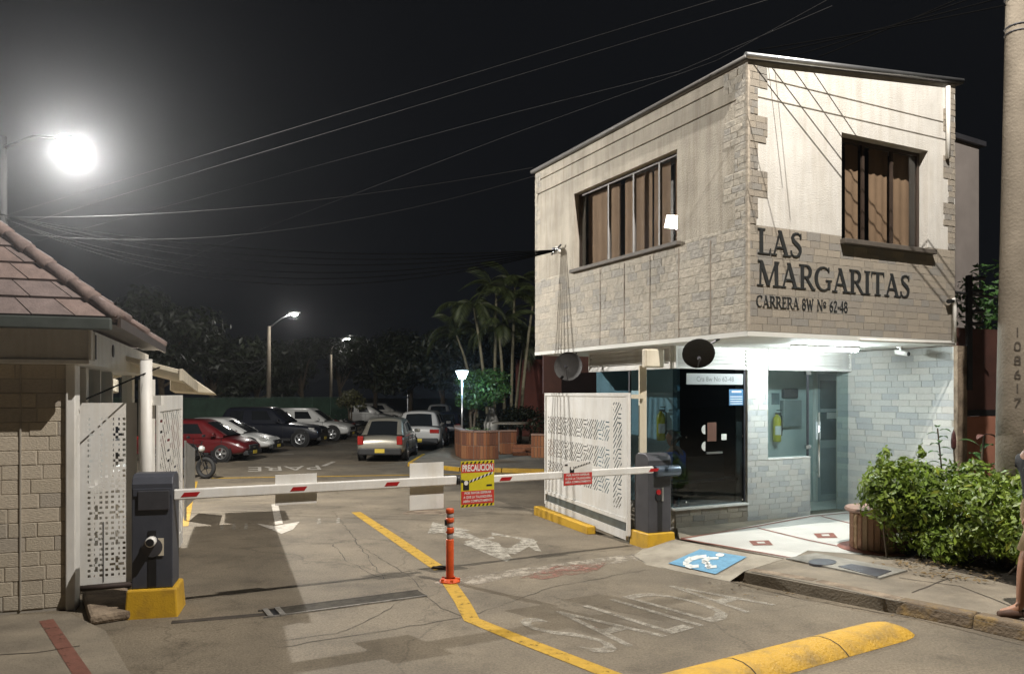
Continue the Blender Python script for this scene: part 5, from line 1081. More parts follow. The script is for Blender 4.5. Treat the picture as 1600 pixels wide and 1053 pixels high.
M_bark = mat('bark', (0.10, 0.075, 0.05), .9, var=.25, scale=8, bump=.6); M_palmt = mat('palm_stem', (0.22, 0.20, 0.13), .8, var=.2, scale=6)
# front hedge
hp = [GZ(1400, 868, PZ), GZ(1455, 880, PZ), GZ(1510, 893, PZ), GZ(1560, 905, PZ), GZ(1640, 925, PZ)]
hd_ = empty('hedge', hp[1], 0, 'dense leafy green hedge growing along the sidewalk by the pole', 'hedge'); cen = []
for i in range(66):
    t = random.random() * 3.99; k = int(t); p = hp[k].lerp(hp[k+1], t - k) - hp[1]; back = random.uniform(.15, .95)
    dv = Vector((.50, .85, 0)) * back; z = random.uniform(.20, .86) + .1 * (back > .5); r_ = random.uniform(.20, .30)
    cen.append((p.x + dv.x, p.y + dv.y, z, r_ * 1.1, r_ * 1.1, r_ * .85))
c0 = W(1384, 760, 9.1) - hp[1]
for k in range(14): cen.append((c0.x + random.uniform(-.10, .35), c0.y + random.uniform(-.15, .25), .62 + random.uniform(-.12, .35), .22, .22, .22))
leaves(15000, cen, .046, 'foliage', LM_hedge, hd_, surf=.55)['kind'] = 'stuff'
leaves(9000, cen, .030, 'small_foliage', LM_hedge, hd_, surf=.75)['kind'] = 'stuff'
leaves(500, cen, .055, 'yellow_foliage', LM_yel, hd_, surf=.9)['kind'] = 'stuff'
for k in range(14): c_ = random.choice(cen); MB().tube([(c_[0] * .8, c_[1] * .8 + .1, 0), (c_[0] * .95, c_[1] * .95, .3), (c_[0], c_[1], c_[2])], [.016, .012, .006], 6).build('stem', M_bark, hd_)
for k in range(26):    # shoots that break the top outline
    c_ = random.choice(cen); leaves(26, [(c_[0] + random.uniform(-.1, .1), c_[1], min(c_[2] + .30, 1.22), .05, .05, .10)], .045, 'shoot', LM_hedge, hd_, surf=.2)
litter = empty('planting_bed', hp[1], 0, 'dark soil strip with fallen leaves under the hedge', 'planting bed')
ps = [p - hp[1] for p in hp]; b = MB()
for i in range(4): b.add([ps[i] + Vector((-.06, -.10, .006)), ps[i+1] + Vector((-.06, -.10, .006)), ps[i+1] + Vector((.6, 1.0, .03)), ps[i] + Vector((.6, 1.0, .03))], [(0, 1, 2, 3)])
b.build('soil', mat('soil', (.05, .038, .025), .95, var=.3, scale=12, bump=.8), litter)
leaves(240, [(ps[1].x + .2, ps[1].y - .1, .03, .9, .35, .012), (ps[3].x - .3, ps[3].y + .1, .03, .5, .3, .012)], .035, 'leaf_litter', mat('dry_leaf', (.16, .11, .05), .8, var=.3), litter, up=3, surf=.1)['kind'] = 'stuff'
# tall flowering plants behind the hedge
def big_leaf(b, p, d, L, w):
    p, d = Vector(p), Vector(d).normalized(); s = d.cross(Vector((0, 0, 1))).normalized(); pts = []
    for i in range(6):
        t = i / 5; c_ = p + d * (L * t) - Vector((0, 0, L * .5 * t * t)); ww = w * math.sin(math.pi * (t * .92 + .04)); pts.append((c_ + s * ww + Vector((0, 0, ww * .3)), c_, c_ - s * ww + Vector((0, 0, ww * .3))))
    for i in range(5):
        for j in range(2): b.add([pts[i][j], pts[i][j+1], pts[i+1][j+1], pts[i+1][j]], [(0, 1, 2, 3)])
g1p = W(1490, 720, 9.7); gp1 = empty('ginger_plant', (g1p.x, g1p.y, PZ), 0, 'slender plant with a dark red flower spike in front of the pale wall', 'plant')
MB().tube([(0, 0, 0), (.02, 0, 1.0), (.0, 0, 1.28)], .012, 6).build('stem', M_bark, gp1); MB().lathe([(0, 1.22), (.028, 1.26), (.032, 1.34), (.022, 1.43), (0, 1.49)], n=10).build('flower_spike', mat('dark_red_flower', (.07, .018, .018), .6, var=.3, scale=30, bump=.8), gp1)
MB().tube([(-.05, 0, 0), (-.16, 0, 1.1), (-.2, 0, 1.5)], .01, 6).build('stem', M_bark, gp1)
for k in range(12): b = MB(); a = k * 2.4; big_leaf(b, (-.19 + .02 * random.random(), 0, 1.02 + k * .045), (math.cos(a), math.sin(a), .5), .17, .035); b.build('leaf', LM_bush, gp1)
g2p = W(1532, 720, 9.6); gp2 = empty('canna_plant', (g2p.x, g2p.y, PZ), 0, 'broad leaved plant with drooping reddish bloom in front of the pink wall', 'plant')
MB().tube([(0, 0, 0), (.01, 0, 1.1), (.05, 0, 1.42)], .016, 6).build('stem', M_bark, gp2)
for k, (a, L, z) in enumerate(((2.6, .34, 1.28), (.5, .36, 1.22), (3.6, .30, 1.05), (5.6, .3, 1.0), (1.6, .3, 1.12), (4.6, .26, .95))): b = MB(); big_leaf(b, (0, 0, z), (math.cos(a), math.sin(a), .9), L, .055); b.build('leaf', LM_bush, gp2)
b = MB(); big_leaf(b, (.05, 0, 1.42), (1, 0, .3), .14, .05); big_leaf(b, (.05, 0, 1.42), (-1, -.3, .1), .12, .05); b.build('bloom', mat('faded_bloom', (.10, .04, .03), .7, var=.2), gp2)
# round brick planter bench
rp = GZ(1382, 862, PZ); RP = empty('round_planter', rp + Vector((.05, .22, 0)), 0, 'curved tan brick planter with stone cap at the end of the hedge', 'planter'); pr_ = .35
MB().lathe([(pr_ - .02, 0), (pr_ - .02, .46)], n=32).build('core', M_groutd, RP); nb = 30
for k in range(nb):
    a = 2 * math.pi * k / nb; m = random.choice(M_brickt)
    if m.name not in UB: UB[m.name] = unit_brick('brick_' + m.name, m)
    linkmesh('brick', UB[m.name], RP, ((pr_ - .02) * math.cos(a), (pr_ - .02) * math.sin(a), .23), (0, 0, a + R(90)), (2 * math.pi * pr_ / nb - .008, .022, .44))
MB().lathe([(pr_ - .22, .462), (pr_ + .05, .462), (pr_ + .065, .485), (pr_ + .05, .51), (pr_ - .22, .51)], n=36).build('cap', mat('planter_cap', (.26, .16, .12), .7, var=.15), RP, smooth=False); MB().lathe([(0, .45), (pr_ - .2, .45)], n=24).build('soil', MATS['soil'], RP)
MB().lathe([(pr_, .012), (pr_ + .14, .010), (pr_ + .15, 0)], n=36).build('apron', M_tiler, RP)

fk = empty('fallen_leaves', GZ(1300, 935, 0), 0); tag(fk, 'dry fallen leaves and grit along the foot of the right kerb', kind='stuff')
o = leaves(90, [(-.25, .35, .012, .5, .45, .004), (.55, -.35, .012, .6, .5, .004), (-.9, .3, .012, .5, .4, .003)], .022, 'dry_leaves', MATS['dry_leaf'], fk, up=4, surf=.1)
# ================================================================== NEIGHBOUR ON THE RIGHT
nbw = empty('neighbour_wall', RB.wor(0, 0, 0), RB.a, 'pink rendered garden wall with dark red shutter right of the pale wall', 'wall')
M_pink = mat('pink_render', (.36, .155, .10), .9, var=.1, scale=2, bump=.2); M_dkred = mat('dark_red_panel', (.075, .030, .022), .7, var=.2, scale=2)
MB().box(UR + .24, 9.0, .40, .55, 0, 1.70).build('lower_wall', M_pink, nbw); MB().box(UR + .36, 9.0, .43, .5, 1.71, 3.05).build('shutter', M_dkred, nbw)
MB().box(UR + .36, 9.0, .415, .429, 1.71, 1.80).build('shutter_rail', M_black, nbw); MB().box(UR + .215, UR + .355, .38, .56, 1.71, 3.2).build('pillar', M_concw, nbw); MB().box(UR + .2, UR + .42, .36, .58, 3.201, 3.26).build('pillar_cap', M_brown, nbw)
nbh = empty('neighbour_house', RB.wor(0, 0, 0), RB.a, 'plain grey blind wall of the taller house at the right', 'building')
MB().hexa([(U1 + .2, 3.2, 0), (9.5, 3.2, 0), (9.5, 8, 0), (U1 + .2, 8, 0)], [(U1 + .2, 3.2, 7.5), (9.5, 3.2, 7.25), (9.5, 8, 7.25), (U1 + .2, 8, 7.5)]).build('wall', mat('grey_render', (.30, .265, .245), .95, var=.08, scale=1.5, bump=.4), nbh)
MB().hexa([(U1 + .15, 3.1, 7.501), (9.6, 3.1, 7.251), (9.6, 8, 7.251), (U1 + .15, 8, 7.501)], [(U1 + .15, 3.1, 7.6), (9.6, 3.1, 7.35), (9.6, 8, 7.35), (U1 + .15, 8, 7.6)]).build('roof_edge', M_dkmetal, nbh); MB().box(U1 + .4, U1 + .7, 3.0, 3.199, 4.9, 5.0).build('ledge', M_concw, nbh)
ip_ = W(1514, 520, 11.3); ep = empty('fence_insulator_post', (ip_.x, ip_.y, 2.7), 0, 'dark post with electric fence insulators above the pink wall', 'post')
MB().box(-.035, .035, -.03, .03, -.6, 1.06).build('post', M_black, ep); MB().tube([(-.2, 0, .82), (.4, 0, .74)], .022, 6).build('cross_bar', M_black, ep); MB().tube([(.03, 0, .74), (.22, 0, .45)], .02, 6).build('brace', M_black, ep)
for x, z in ((.15, 1.02), (.12, .83), (.14, .54), (.12, .36)): MB().tube([(x - .08, 0, z), (x + .08, 0, z)], .028, 8).build('insulator', M_black, ep)
vn = empty('wall_shrub', RB.wor(5.6, .9, 2.9), 0, 'leafy shrub showing above the dark red shutter', 'shrub'); leaves(900, [(-.1, 0, .4, .55, .4, .5), (.35, 0, .8, .5, .4, .5), (.6, .1, .2, .4, .4, .4)], .06, 'foliage', LM_bush, vn)['kind'] = 'stuff'; MB().tube([(0, .2, -2.9), (.1, .1, 0), (.3, 0, .6)], [.05, .03, .01], 6).build('stem', M_bark, vn)

# ================================================================== PEOPLE
def skinned(name, verts, edges, m, parent, root=0, sub=2):
    me = bpy.data.meshes.new(name); me.from_pydata([v[:3] for v in verts], edges, []); o = bpy.data.objects.new(name, me); C.objects.link(o); o.parent = parent; me.materials.append(m)
    s = o.modifiers.new('skin', 'SKIN'); s.use_smooth_shade = True
    sv = me.skin_vertices[0].data if me.skin_vertices else None
    if sv is None:
        bpy.context.view_layer.objects.active = o; sv = me.skin_vertices.new().data if hasattr(me.skin_vertices, 'new') else None
    if sv is not None:
        for i, v in enumerate(verts):
            r = v[3]; sv[i].radius = r if isinstance(r, tuple) else (r, r); sv[i].use_root = (i == root)
    ss = o.modifiers.new('sub', 'SUBSURF'); ss.levels = sub; ss.render_levels = sub
    return o
class Sk:
    def __init__(s): s.v = []; s.e = []; s.n = {}
    def p(s, name, x, y, z, r, to=None):
        s.n[name] = len(s.v); s.v.append((x, y, z, r))
        if to is not None: s.e.append((s.n[to], s.n[name]))
        return s
def hand(k, wrist, side, fwd, down):
    """palm and five fingers hanging from the wrist joint"""
    i = k.n[wrist]; w = Vector(k.v[i][:3]); f, d = Vector(fwd), Vector(down); o_ = f.cross(d)
    pm = w + d * .05; k.p(wrist + 'palm', *pm, (.036, .020), wrist); pe = w + d * .085; k.p(wrist + 'palm2', *pe, (.040, .018), wrist + 'palm')
    for j, (off, L) in enumerate(((.030, .066), (.010, .076), (-.010, .070), (-.029, .055))):
        b0 = pe + f * off + d * .012; m1 = b0 + d * L * .5 + o_ * .006 * side; t = b0 + d * L * .9 + o_ * .024 * side
        k.p(f'{wrist}f{j}a', *b0, .0095, wrist + 'palm2'); k.p(f'{wrist}f{j}b', *m1, .0088, f'{wrist}f{j}a'); k.p(f'{wrist}f{j}c', *t, .0075, f'{wrist}f{j}b')
    t0 = pm + f * .036; k.p(wrist + 't0', *t0, .011, wrist + 'palm'); k.p(wrist + 't1', *(t0 + d * .03 + f * .016), .0095, wrist + 't0'); k.p(wrist + 't2', *(t0 + d * .055 + f * .018), .008, wrist + 't1')
M_skin = mat('skin', (.36, .185, .115), .55, var=.08, scale=5); M_shirtk = mat('black_shirt', (.014, .014, .016), .85, var=.15); M_khaki = mat('khaki_cloth', (.30, .22, .125), .85, var=.12, scale=6); M_hair = mat('dark_hair', (.02, .016, .013), .6, var=.2, scale=30); M_greyhair = mat('grey_hair', (.16, .15, .14), .7, var=.25, scale=40); M_blue = mat('blue_shirt', (.06, .13, .42), .8, var=.1)
# pedestrian walking out of frame at the right; local +x is the walking direction
pw = W(1604, 900, 6.85); PD = empty('person', (pw.x + .13, 6.85, PZ), R(180), 'person in black top and khaki shorts stepping at the right edge', 'person')
k = Sk(); k.p('pel', 0, 0, .93, (.15, .12)); k.p('waist', .01, 0, 1.06, (.135, .105), 'pel'); k.p('chest', .02, 0, 1.26, (.165, .12), 'waist'); k.p('sh', .02, 0, 1.37, (.14, .09), 'chest'); k.p('neck', .03, 0, 1.45, .055, 'sh'); k.p('chin', .05, 0, 1.53, (.065, .075), 'neck'); k.p('head', .055, 0, 1.61, (.078, .095), 'chin'); k.p('top', .045, 0, 1.685, (.06, .07), 'head'); k.p('nose', .155, 0, 1.585, .014, 'head')
for s in (-1, 1): k.p(f'ear{s}', .045, s * .085, 1.59, .016, 'head')
for s, (sx, kx, kz, ax, az_, tx) in ((1, (0, .20, .50, .24, .09, .42)), (-1, (0, -.08, .49, -.34, .16, -.22))):
    k.p(f'hip{s}', sx, s * .09, .88, .095, 'pel'); k.p(f'knee{s}', kx, s * .09, kz, .058, f'hip{s}'); k.p(f'calf{s}', (kx * .55 + ax * .45), s * .09, kz * .62 + az_ * .38, .055, f'knee{s}'); k.p(f'ank{s}', ax, s * .09, az_, .038, f'calf{s}'); k.p(f'ball{s}', ax + .11, s * .09, .035 if s > 0 else .05, (.045, .026), f'ank{s}'); k.p(f'toe{s}', tx, s * .09, .025 if s > 0 else .02, (.04, .018), f'ball{s}')
for s, (ex, ez, hx, hz) in ((1, (.17, 1.13, .24, .92)), (-1, (-.12, 1.12, -.08, .88))):
    k.p(f'sho{s}', .02, s * .18, 1.37, .06, 'sh'); k.p(f'elb{s}', ex, s * .23, ez, .042, f'sho{s}'); k.p(f'wri{s}', hx, s * .22, hz, .027, f'elb{s}'); hand(k, f'wri{s}', s, (1, 0, 0), (.15, 0, -.985))
skinned('body', k.v, k.e, M_skin, PD)
t = Sk(); t.p('a', .005, 0, .93, (.168, .138)); t.p('b', .01, 0, 1.07, (.16, .128), 'a'); t.p('c', .02, 0, 1.26, (.182, .138), 'b'); t.p('d', .02, 0, 1.385, (.13, .095), 'c')
for s, (ex, ez) in ((1, (.165, 1.14)), (-1, (-.11, 1.13))): t.p(f's{s}', .02, s * .185, 1.37, .075, 'd'); t.p(f'e{s}', ex * .95, s * .228, ez - .0, .060, f's{s}')
t.p('ff', .23, .222, .985, .052, 'e1')
skinned('shirt', t.v, t.e, M_shirtk, PD)
b = MB()
for s_ in (-1, 1):
    kx, kz = ((.165, .54), (-.06, .56))[s_ < 0]
    b.tube([(0, s_ * .055, 1.0), (0, s_ * .075, .92), (kx * .15, s_ * .088, .84), (kx * .55, s_ * .09, (.88 + kz) / 2), (kx, s_ * .09, kz), (kx, s_ * .09, kz + .01)], [.105, .118, .118, .108, .10, .07], 14)
b.build('shorts', M_khaki, PD, smooth=True)
t = Sk(); t.p('a', .03, 0, 1.60, (.088, .092)); t.p('b', .02, 0, 1.67, (.082, .086), 'a'); t.p('c', -.03, 0, 1.55, (.06, .06), 'a'); skinned('hair', t.v, t.e, M_hair, PD)
b = MB()
b.tube([(.17, .09, .022), (.24, .09, .03), (.33, .09, .03), (.43, .09, .022)], [.035, .042, .05, .032], 10); b.v = [(x, y, min(z, .018) if z < .03 else z * .9) for x, y, z in b.v]; b.build('sandal', mat('brown_sandal', (.10, .05, .03), .7, var=.2), PD, smooth=True)
# guard seated in the booth
gpt = RB.ray(1058, 685, 'v', 2.55); GD = empty('person', RB.wor(gpt[0] - .02, 2.55, gpt[2] - 1.22), RB.a + R(120), 'grey haired person in a blue shirt sitting in the booth', 'person')
k = Sk(); k.p('pel', 0, 0, .52, (.16, .13)); k.p('waist', 0, 0, .68, (.145, .12), 'pel'); k.p('chest', .02, 0, .90, (.175, .13), 'waist'); k.p('sh', .02, 0, 1.02, (.14, .09), 'chest'); k.p('neck', .04, 0, 1.10, .055, 'sh'); k.p('chin', .07, 0, 1.17, (.065, .078), 'neck'); k.p('head', .075, 0, 1.25, (.08, .097), 'chin'); k.p('top', .06, 0, 1.325, (.06, .07), 'head'); k.p('nose', .178, 0, 1.225, .014, 'head')
for s in (-1, 1):
    k.p(f'ear{s}', .06, s * .088, 1.23, .016, 'head'); k.p(f'hip{s}', .05, s * .10, .50, .09, 'pel'); k.p(f'knee{s}', .46, s * .12, .50, .06, f'hip{s}'); k.p(f'ank{s}', .46, s * .12, .10, .04, f'knee{s}'); k.p(f'toe{s}', .62, s * .12, .03, (.045, .025), f'ank{s}')
    k.p(f'sho{s}', .02, s * .19, 1.01, .06, 'sh'); k.p(f'elb{s}', .10, s * .25, .76, .043, f'sho{s}'); k.p(f'wri{s}', .34, s * .18, .70, .028, f'elb{s}'); hand(k, f'wri{s}', s, (0, -s * 1.0, 0), (.98, 0, -.2))
skinned('body', k.v, k.e, M_skin, GD)
t = Sk(); t.p('a', 0, 0, .54, (.178, .148)); t.p('b', 0, 0, .70, (.165, .14), 'a'); t.p('c', .02, 0, .90, (.192, .148), 'b'); t.p('d', .02, 0, 1.03, (.14, .10), 'c')
for s in (-1, 1): t.p(f's{s}', .02, s * .195, 1.01, .078, 'd'); t.p(f'e{s}', .08, s * .245, .80, .062, f's{s}')
skinned('shirt', t.v, t.e, M_blue, GD)
t = Sk(); t.p('a', 0, 0, .52, (.175, .145))
for s in (-1, 1): t.p(f'h{s}', .05, s * .10, .50, .105, 'a'); t.p(f'k{s}', .46, s * .12, .50, .078, f'h{s}'); t.p(f'n{s}', .46, s * .12, .14, .06, f'k{s}')
skinned('trousers', t.v, t.e, mat('navy_cloth', (.02, .022, .04), .85, var=.1), GD)
t = Sk(); t.p('a', .05, 0, 1.25, (.088, .092)); t.p('b', .04, 0, 1.315, (.08, .084), 'a'); t.p('c', -.0, 0, 1.20, (.06, .06), 'a'); skinned('hair', t.v, t.e, M_greyhair, GD)
ch_ = empty('office_chair', GD.location, RB.a + R(120), 'dark office chair under the guard in the booth', 'chair')
MB().box(-.22, .24, -.22, .22, .34, .40).build('seat', M_black, ch_, bevel=.03); MB().box(-.28, -.22, -.2, .2, .45, .85).build('backrest', M_black, ch_, bevel=.02); MB().tube([(0, 0, .03), (0, 0, .34)], .03, 8).build('column', M_dkmetal, ch_)
for j in range(5): a = j * 2 * math.pi / 5; MB().tube([(0, 0, .06), (.26 * math.cos(a), .26 * math.sin(a), .03)], .02, 6).build('foot', M_dkmetal, ch_)

# ================================================================== VEHICLES
def carpaint(name, col, metal=0.0): return mat(name, col, .32, metal, var=.03, scale=2, coat=.6)
M_tint = mat('tinted_glass', (.012, .014, .016), .06, var=.05, spec=.6); M_headl = mat('headlamp_glass', (.55, .55, .52), .12, .3, var=.1); M_tail = mat('tail_lamp', (.32, .015, .012), .2, var=.1); M_plate = mat('yellow_plate', (.62, .46, .05), .45, var=.05); M_trim = mat('black_trim', (.02, .02, .021), .55, var=.1)
def car(loc, heading, paint, label, kind='sedan', L=4.4, Wd=1.74, H=1.48, rear=False, group='cars parked inside the gate', plate=True, lowtrim=False):
    """x forward from the rear axle's back end: 0 = rear bumper, L = front bumper"""
    r = empty('parked_car', loc, heading, label, 'car', group); hw = Wd / 2
    suv = kind == 'suv'; zb = .24 if not suv else .30; belt = H * (.60 if not suv else .62); hood = belt - (.06 if suv else .05); deck = belt + .02
    if kind == 'sedan': st = [(0, .45, deck - .30, .86), (.06, zb + .06, deck - .06, .93), (.30, zb, deck, .97), (1.1, zb, belt + .02, 1.0), (2.2, zb, belt, 1.0), (3.1, zb, belt - .01, 1.0), (3.5, zb, hood, .99), (L - .35, zb, hood - .14, .95), (L - .08, zb + .04, hood - .24, .88), (L, .40, hood - .38, .78)]
    else: st = [(0, .50, belt - .20, .90), (.05, zb + .06, belt - .02, .95), (.25, zb, belt + .02, .98), (1.1, zb, belt + .01, 1.0), (2.2, zb, belt, 1.0), (3.0, zb, belt - .01, 1.0), (3.4, zb, hood + .01, .99), (L - .35, zb, hood - .09, .96), (L - .08, zb + .04, hood - .18, .90), (L, .45, hood - .32, .80)]
    b = MB(); ns = 11
    for (x, z0, z1, wf) in st:
        w = hw * wf; zm = z0 + (z1 - z0) * .45
        sec = [(0, z0), (w * .80, z0), (w * .97, z0 + .08), (w, zm), (w * .985, z1 - .13), (w * .90, z1 - .02), (0, z1 + .03)]; full = sec + [(-y, z) for y, z in sec[-2:0:-1]]; ns = len(full)
        b.v += [(x, y, z) for y, z in full]
    for i in range(len(st) - 1):
        for j in range(ns): b.f.append((i*ns + j, i*ns + (j+1) % ns, (i+1)*ns + (j+1) % ns, (i+1)*ns + j))
    b.f += [tuple(range(ns)), tuple((len(st)-1)*ns + j for j in range(ns))[::-1]]; b.m = [0] * len(b.f)
    o = b.build('body', paint, r, smooth=True); s = o.modifiers.new('sub', 'SUBSURF'); s.levels = 1; s.render_levels = 2
    # greenhouse
    if kind == 'sedan': xr0, xr1, xf1, xf0 = .42, 1.12, 2.50, 3.45
    elif suv: xr0, xr1, xf1, xf0 = .12, .45, 2.50, 3.30
    else: xr0, xr1, xf1, xf0 = .10, .50, 2.35, 3.25
    wb_, wr = hw * .91, hw * .70; zr = H; xm = (xr1 + xf1) / 2 - .02
    def sec_roof(x, dz=0.0): return [(x, wb_, belt - .06), (x, wb_ * .985, belt + .02), (x, wr * 1.05, zr - .10 + dz), (x, wr * .86, zr - .02 + dz), (x, 0, zr + .012 + dz)]
    def sec_base(x, d): return [(x, wb_, belt - .06), (x + d * .10, wb_ * .97, belt + .01), (x + d * .04, wb_ * .90, belt + .02), (x + d * .01, wb_ * .78, belt + .025), (x, 0, belt + .04)]
    S = [sec_base(xr0, 1), sec_roof(xr1, -.02), sec_roof(xr1 + .10, -.01), sec_roof(xm - .045), sec_roof(xm + .045), sec_roof(xf1 - .08), sec_roof(xf1, -.015), sec_base(xf0, -1)]
    for q_ in (S[1], S[2]): q_[1] = (q_[1][0] - (.22 if kind == 'sedan' else .05), *q_[1][1:]); q_[0] = (q_[1][0], *q_[0][1:])
    for q_ in (S[5], S[6]): q_[1] = (q_[1][0] + .42, *q_[1][1:]); q_[0] = (q_[1][0], *q_[0][1:])
    cb = MB(); npt = 9
    for sct in S: cb.v += sct + [(x, -y, z) for x, y, z in sct[-2::-1]]
    PAN = {1: 'windscreen', 2: 'rear_window', 3: 'side_window', 4: 'side_window', 5: 'side_window', 6: 'side_window'}
    for i in range(7):
        for j in range(8):
            cb.f.append((i*npt + j, i*npt + j + 1, (i+1)*npt + j + 1, (i+1)*npt + j)); k_ = 0
            if i == 6 and j in (3, 4): k_ = 1
            elif i == 0 and j in (3, 4): k_ = 2
            elif i == 2 and j in (1, 6): k_ = 3 if j == 1 else 4
            elif i == 4 and j in (1, 6): k_ = 5 if j == 1 else 6
            cb.m.append(k_)
    me = cb.mesh('cage', [paint] + [M_tint] * 6); ob = bpy.data.objects.new('cage', me); C.objects.link(ob); sb = ob.modifiers.new('sub', 'SUBSURF'); sb.levels = 3; sb.render_levels = 3
    dg = bpy.context.evaluated_depsgraph_get(); ev = bpy.data.meshes.new_from_object(ob.evaluated_get(dg)); bpy.data.objects.remove(ob)
    co = [v.co.copy() for v in ev.vertices]; nr = [v.normal.copy() for v in ev.vertices]
    for k_ in range(7):
        pf = [p_ for p_ in ev.polygons if p_.material_index == k_]; used = sorted({v for p_ in pf for v in p_.vertices}); ix = {v: i for i, v in enumerate(used)}
        pb_ = MB(); pb_.v = [tuple(co[v]) for v in used]; pb_.f = [tuple(ix[v] for v in p_.vertices) for p_ in pf]; pb_.m = [0] * len(pb_.f)
        pb_.build('cabin' if k_ == 0 else PAN[k_], paint if k_ == 0 else M_tint, r, smooth=True)
    bpy.data.meshes.remove(ev)
    # wheels
    wr_ = .31 if not suv else .37
    for xw in (.85, L - .85):
        for s in (-1, 1):
            yw = s * (hw - .10)
            MB().lathe([(wr_ + .07, -.01), (wr_ + .07, .012), (0, .012)], (xw, s * (hw - .012), wr_ + .01), 26, 'y').build('wheel_arch', M_black, r)
            wl = empty('wheel'); wl.parent = r; wl.location = (xw, yw, wr_)
            MB().lathe([(wr_ * .62, -.10), (wr_ * .93, -.11), (wr_, -.08), (wr_, .08), (wr_ * .93, .125), (wr_ * .62, .115)], n=26, axis='y').build('tyre', M_rubber, wl, smooth=True)
            bb = MB(); yo = .118 * s
            bb.lathe([(0, yo - .02 * s), (wr_ * .2, yo), (wr_ * .2, yo - .03 * s)], n=12, axis='y')
            for q_ in range(5):
                a = q_ * 2 * math.pi / 5; c_, s_ = math.cos(a), math.sin(a); P = [(c_ * ra - s_ * wd, yo - dd * s, s_ * ra + c_ * wd) for ra, wd, dd in ((.04, .03, .01), (wr_ * .6, .045, .02), (wr_ * .6, -.045, .02), (.04, -.03, .01))]; bb.add(P, [(0, 1, 2, 3)])
            bb.lathe([(wr_ * .56, yo - .01 * s), (wr_ * .64, yo - .005 * s), (wr_ * .64, yo - .05 * s)], n=24, axis='y'); bb.build('rim', M_alu, wl); MB().lathe([(0, yo - .05 * s), (wr_ * .6, yo - .05 * s)], n=20, axis='y').build('brake', M_black, wl)
    # lamps, bumpers, mirrors, handles, plates
    for s in (-1, 1):
        MB().hexa([(L - .30, s * hw * .62, hood - .32), (L - .06, s * hw * .50, hood - .35), (L - .22, s * hw * .90, hood - .34), (L - .42, s * hw * .93, hood - .30)], [(L - .38, s * hw * .60, hood - .16), (L - .14, s * hw * .50, hood - .21), (L - .25, s * hw * .90, hood - .20), (L - .52, s * hw * .945, hood - .17)]).build('headlamp', M_headl, r, bevel=.01)
        zt = belt - .30 if not suv else belt - .28; tw = .20 if kind != 'suv' else .38
        MB().box(-.012, .10, *(sorted((s * hw * .90, s * (hw * .90 - tw)))), zt, zt + (.30 if not suv else .16)).build('tail_lamp', M_tail, r, bevel=.02)
        MB().box(xf0 - .45, xf0 - .30, *(sorted((s * hw * .95, s * (hw + .17)))), belt + .0, belt + .13).build('mirror', paint, r, bevel=.03)
        for xh in (1.45, 2.35): MB().box(xh, xh + .18, *(sorted((s * hw * .99, s * (hw + .02)))), belt - .17, belt - .14).build('door_handle', paint if not lowtrim else M_trim, r, bevel=.006)
        for xd in (1.15, 2.15, 3.15): MB().box(xd, xd + .008, *(sorted((s * hw * .97, s * (hw + .002)))), zb + .1, belt - .06).build('door_seam', M_black, r)
        MB().box(.95 + .35, L - 1.3, *(sorted((s * hw * .95, s * (hw + .012)))), zb - .02, zb + .10).build('sill_trim', M_trim, r, bevel=.01)
    MB().box(-.05, .14, -hw * .86, hw * .86, zb + .02, zb + .26).build('rear_bumper', M_trim if (lowtrim or suv) else paint, r, bevel=.04); MB().box(L - .16, L + .03, -hw * .76, hw * .76, zb - .02, zb + .16).build('front_bumper', M_trim, r, bevel=.04)
    MB().box(L - .10, L + .012, -hw * .48, hw * .48, hood - .44, hood - .26).build('grille', M_trim, r, bevel=.03); MB().box(L + .012, L + .02, -.07, .07, hood - .39, hood - .33).build('badge', M_chrome, r, bevel=.02)
    MB().box(-.062, -.051, -.17, .17, zb + .10, zb + .24).build('plate', M_plate, r); MB().box(L + .031, L + .04, -.17, .17, zb + .02, zb + .14).build('plate', M_plate, r)
    return r
GY = -.35
def rowcar(px, Y, paint, label, L=4.4, hd=-3, **kw):
    n_ = W(px, 700, Y); a = R(hd); return car((n_.x - L * math.cos(a), Y + .9 - L * math.sin(a), GY), a, paint, label, L=L, **kw)
rowcar(384, 27.2, carpaint('red_paint', (.10, .008, .010)), 'dark red parked car nearest the gatehouse', kind='hatch', L=4.0, H=1.50)
rowcar(424, 30.6, carpaint('pearl_white_paint', (.60, .60, .58)), 'white parked sedan between the red car and the dark SUV', kind='sedan', L=4.5, H=1.45)
rowcar(500, 35.0, carpaint('midnight_paint', (.010, .012, .020)), 'large dark parked SUV in the left row', kind='suv', L=4.8, Wd=1.88, H=1.80)
rowcar(546, 39.5, carpaint('cold_white_paint', (.62, .62, .60)), 'white parked SUV beyond the dark SUV', kind='suv', L=4.5, Wd=1.84, H=1.66)
s1 = W(592, 700, 27.0); car((s1.x, 27.2, GY), R(90), carpaint('champagne_paint', (.32, .30, .25), .5), 'champagne sedan with yellow plate seen from behind', kind='sedan', L=4.25, H=1.53, lowtrim=True)
s2 = W(653, 700, 32.3); car((s2.x, 32.3, GY), R(90), carpaint('grey_white_paint', (.45, .44, .42), .1), 'pale SUV seen from behind right of the champagne sedan', kind='suv', L=4.7, Wd=1.93, H=1.68)
s3 = W(694, 700, 38.5); car((s3.x, 38.5, GY), R(88), carpaint('blue_black_paint', (.012, .016, .03)), 'dark car behind the pale SUV', kind='hatch', L=4.2, H=1.50)
s4 = W(684, 700, 50); car((s4.x, 50, GY), R(90), carpaint('silver_paint', (.38, .38, .38), .4), 'silver roofed SUV farthest along the right row', kind='suv', L=4.6, H=1.72)
rowcar(612, 58, carpaint('far_white_paint', (.60, .60, .58)), 'far white hatchback facing right behind the motorcycles', kind='hatch', L=4.1, H=1.55)
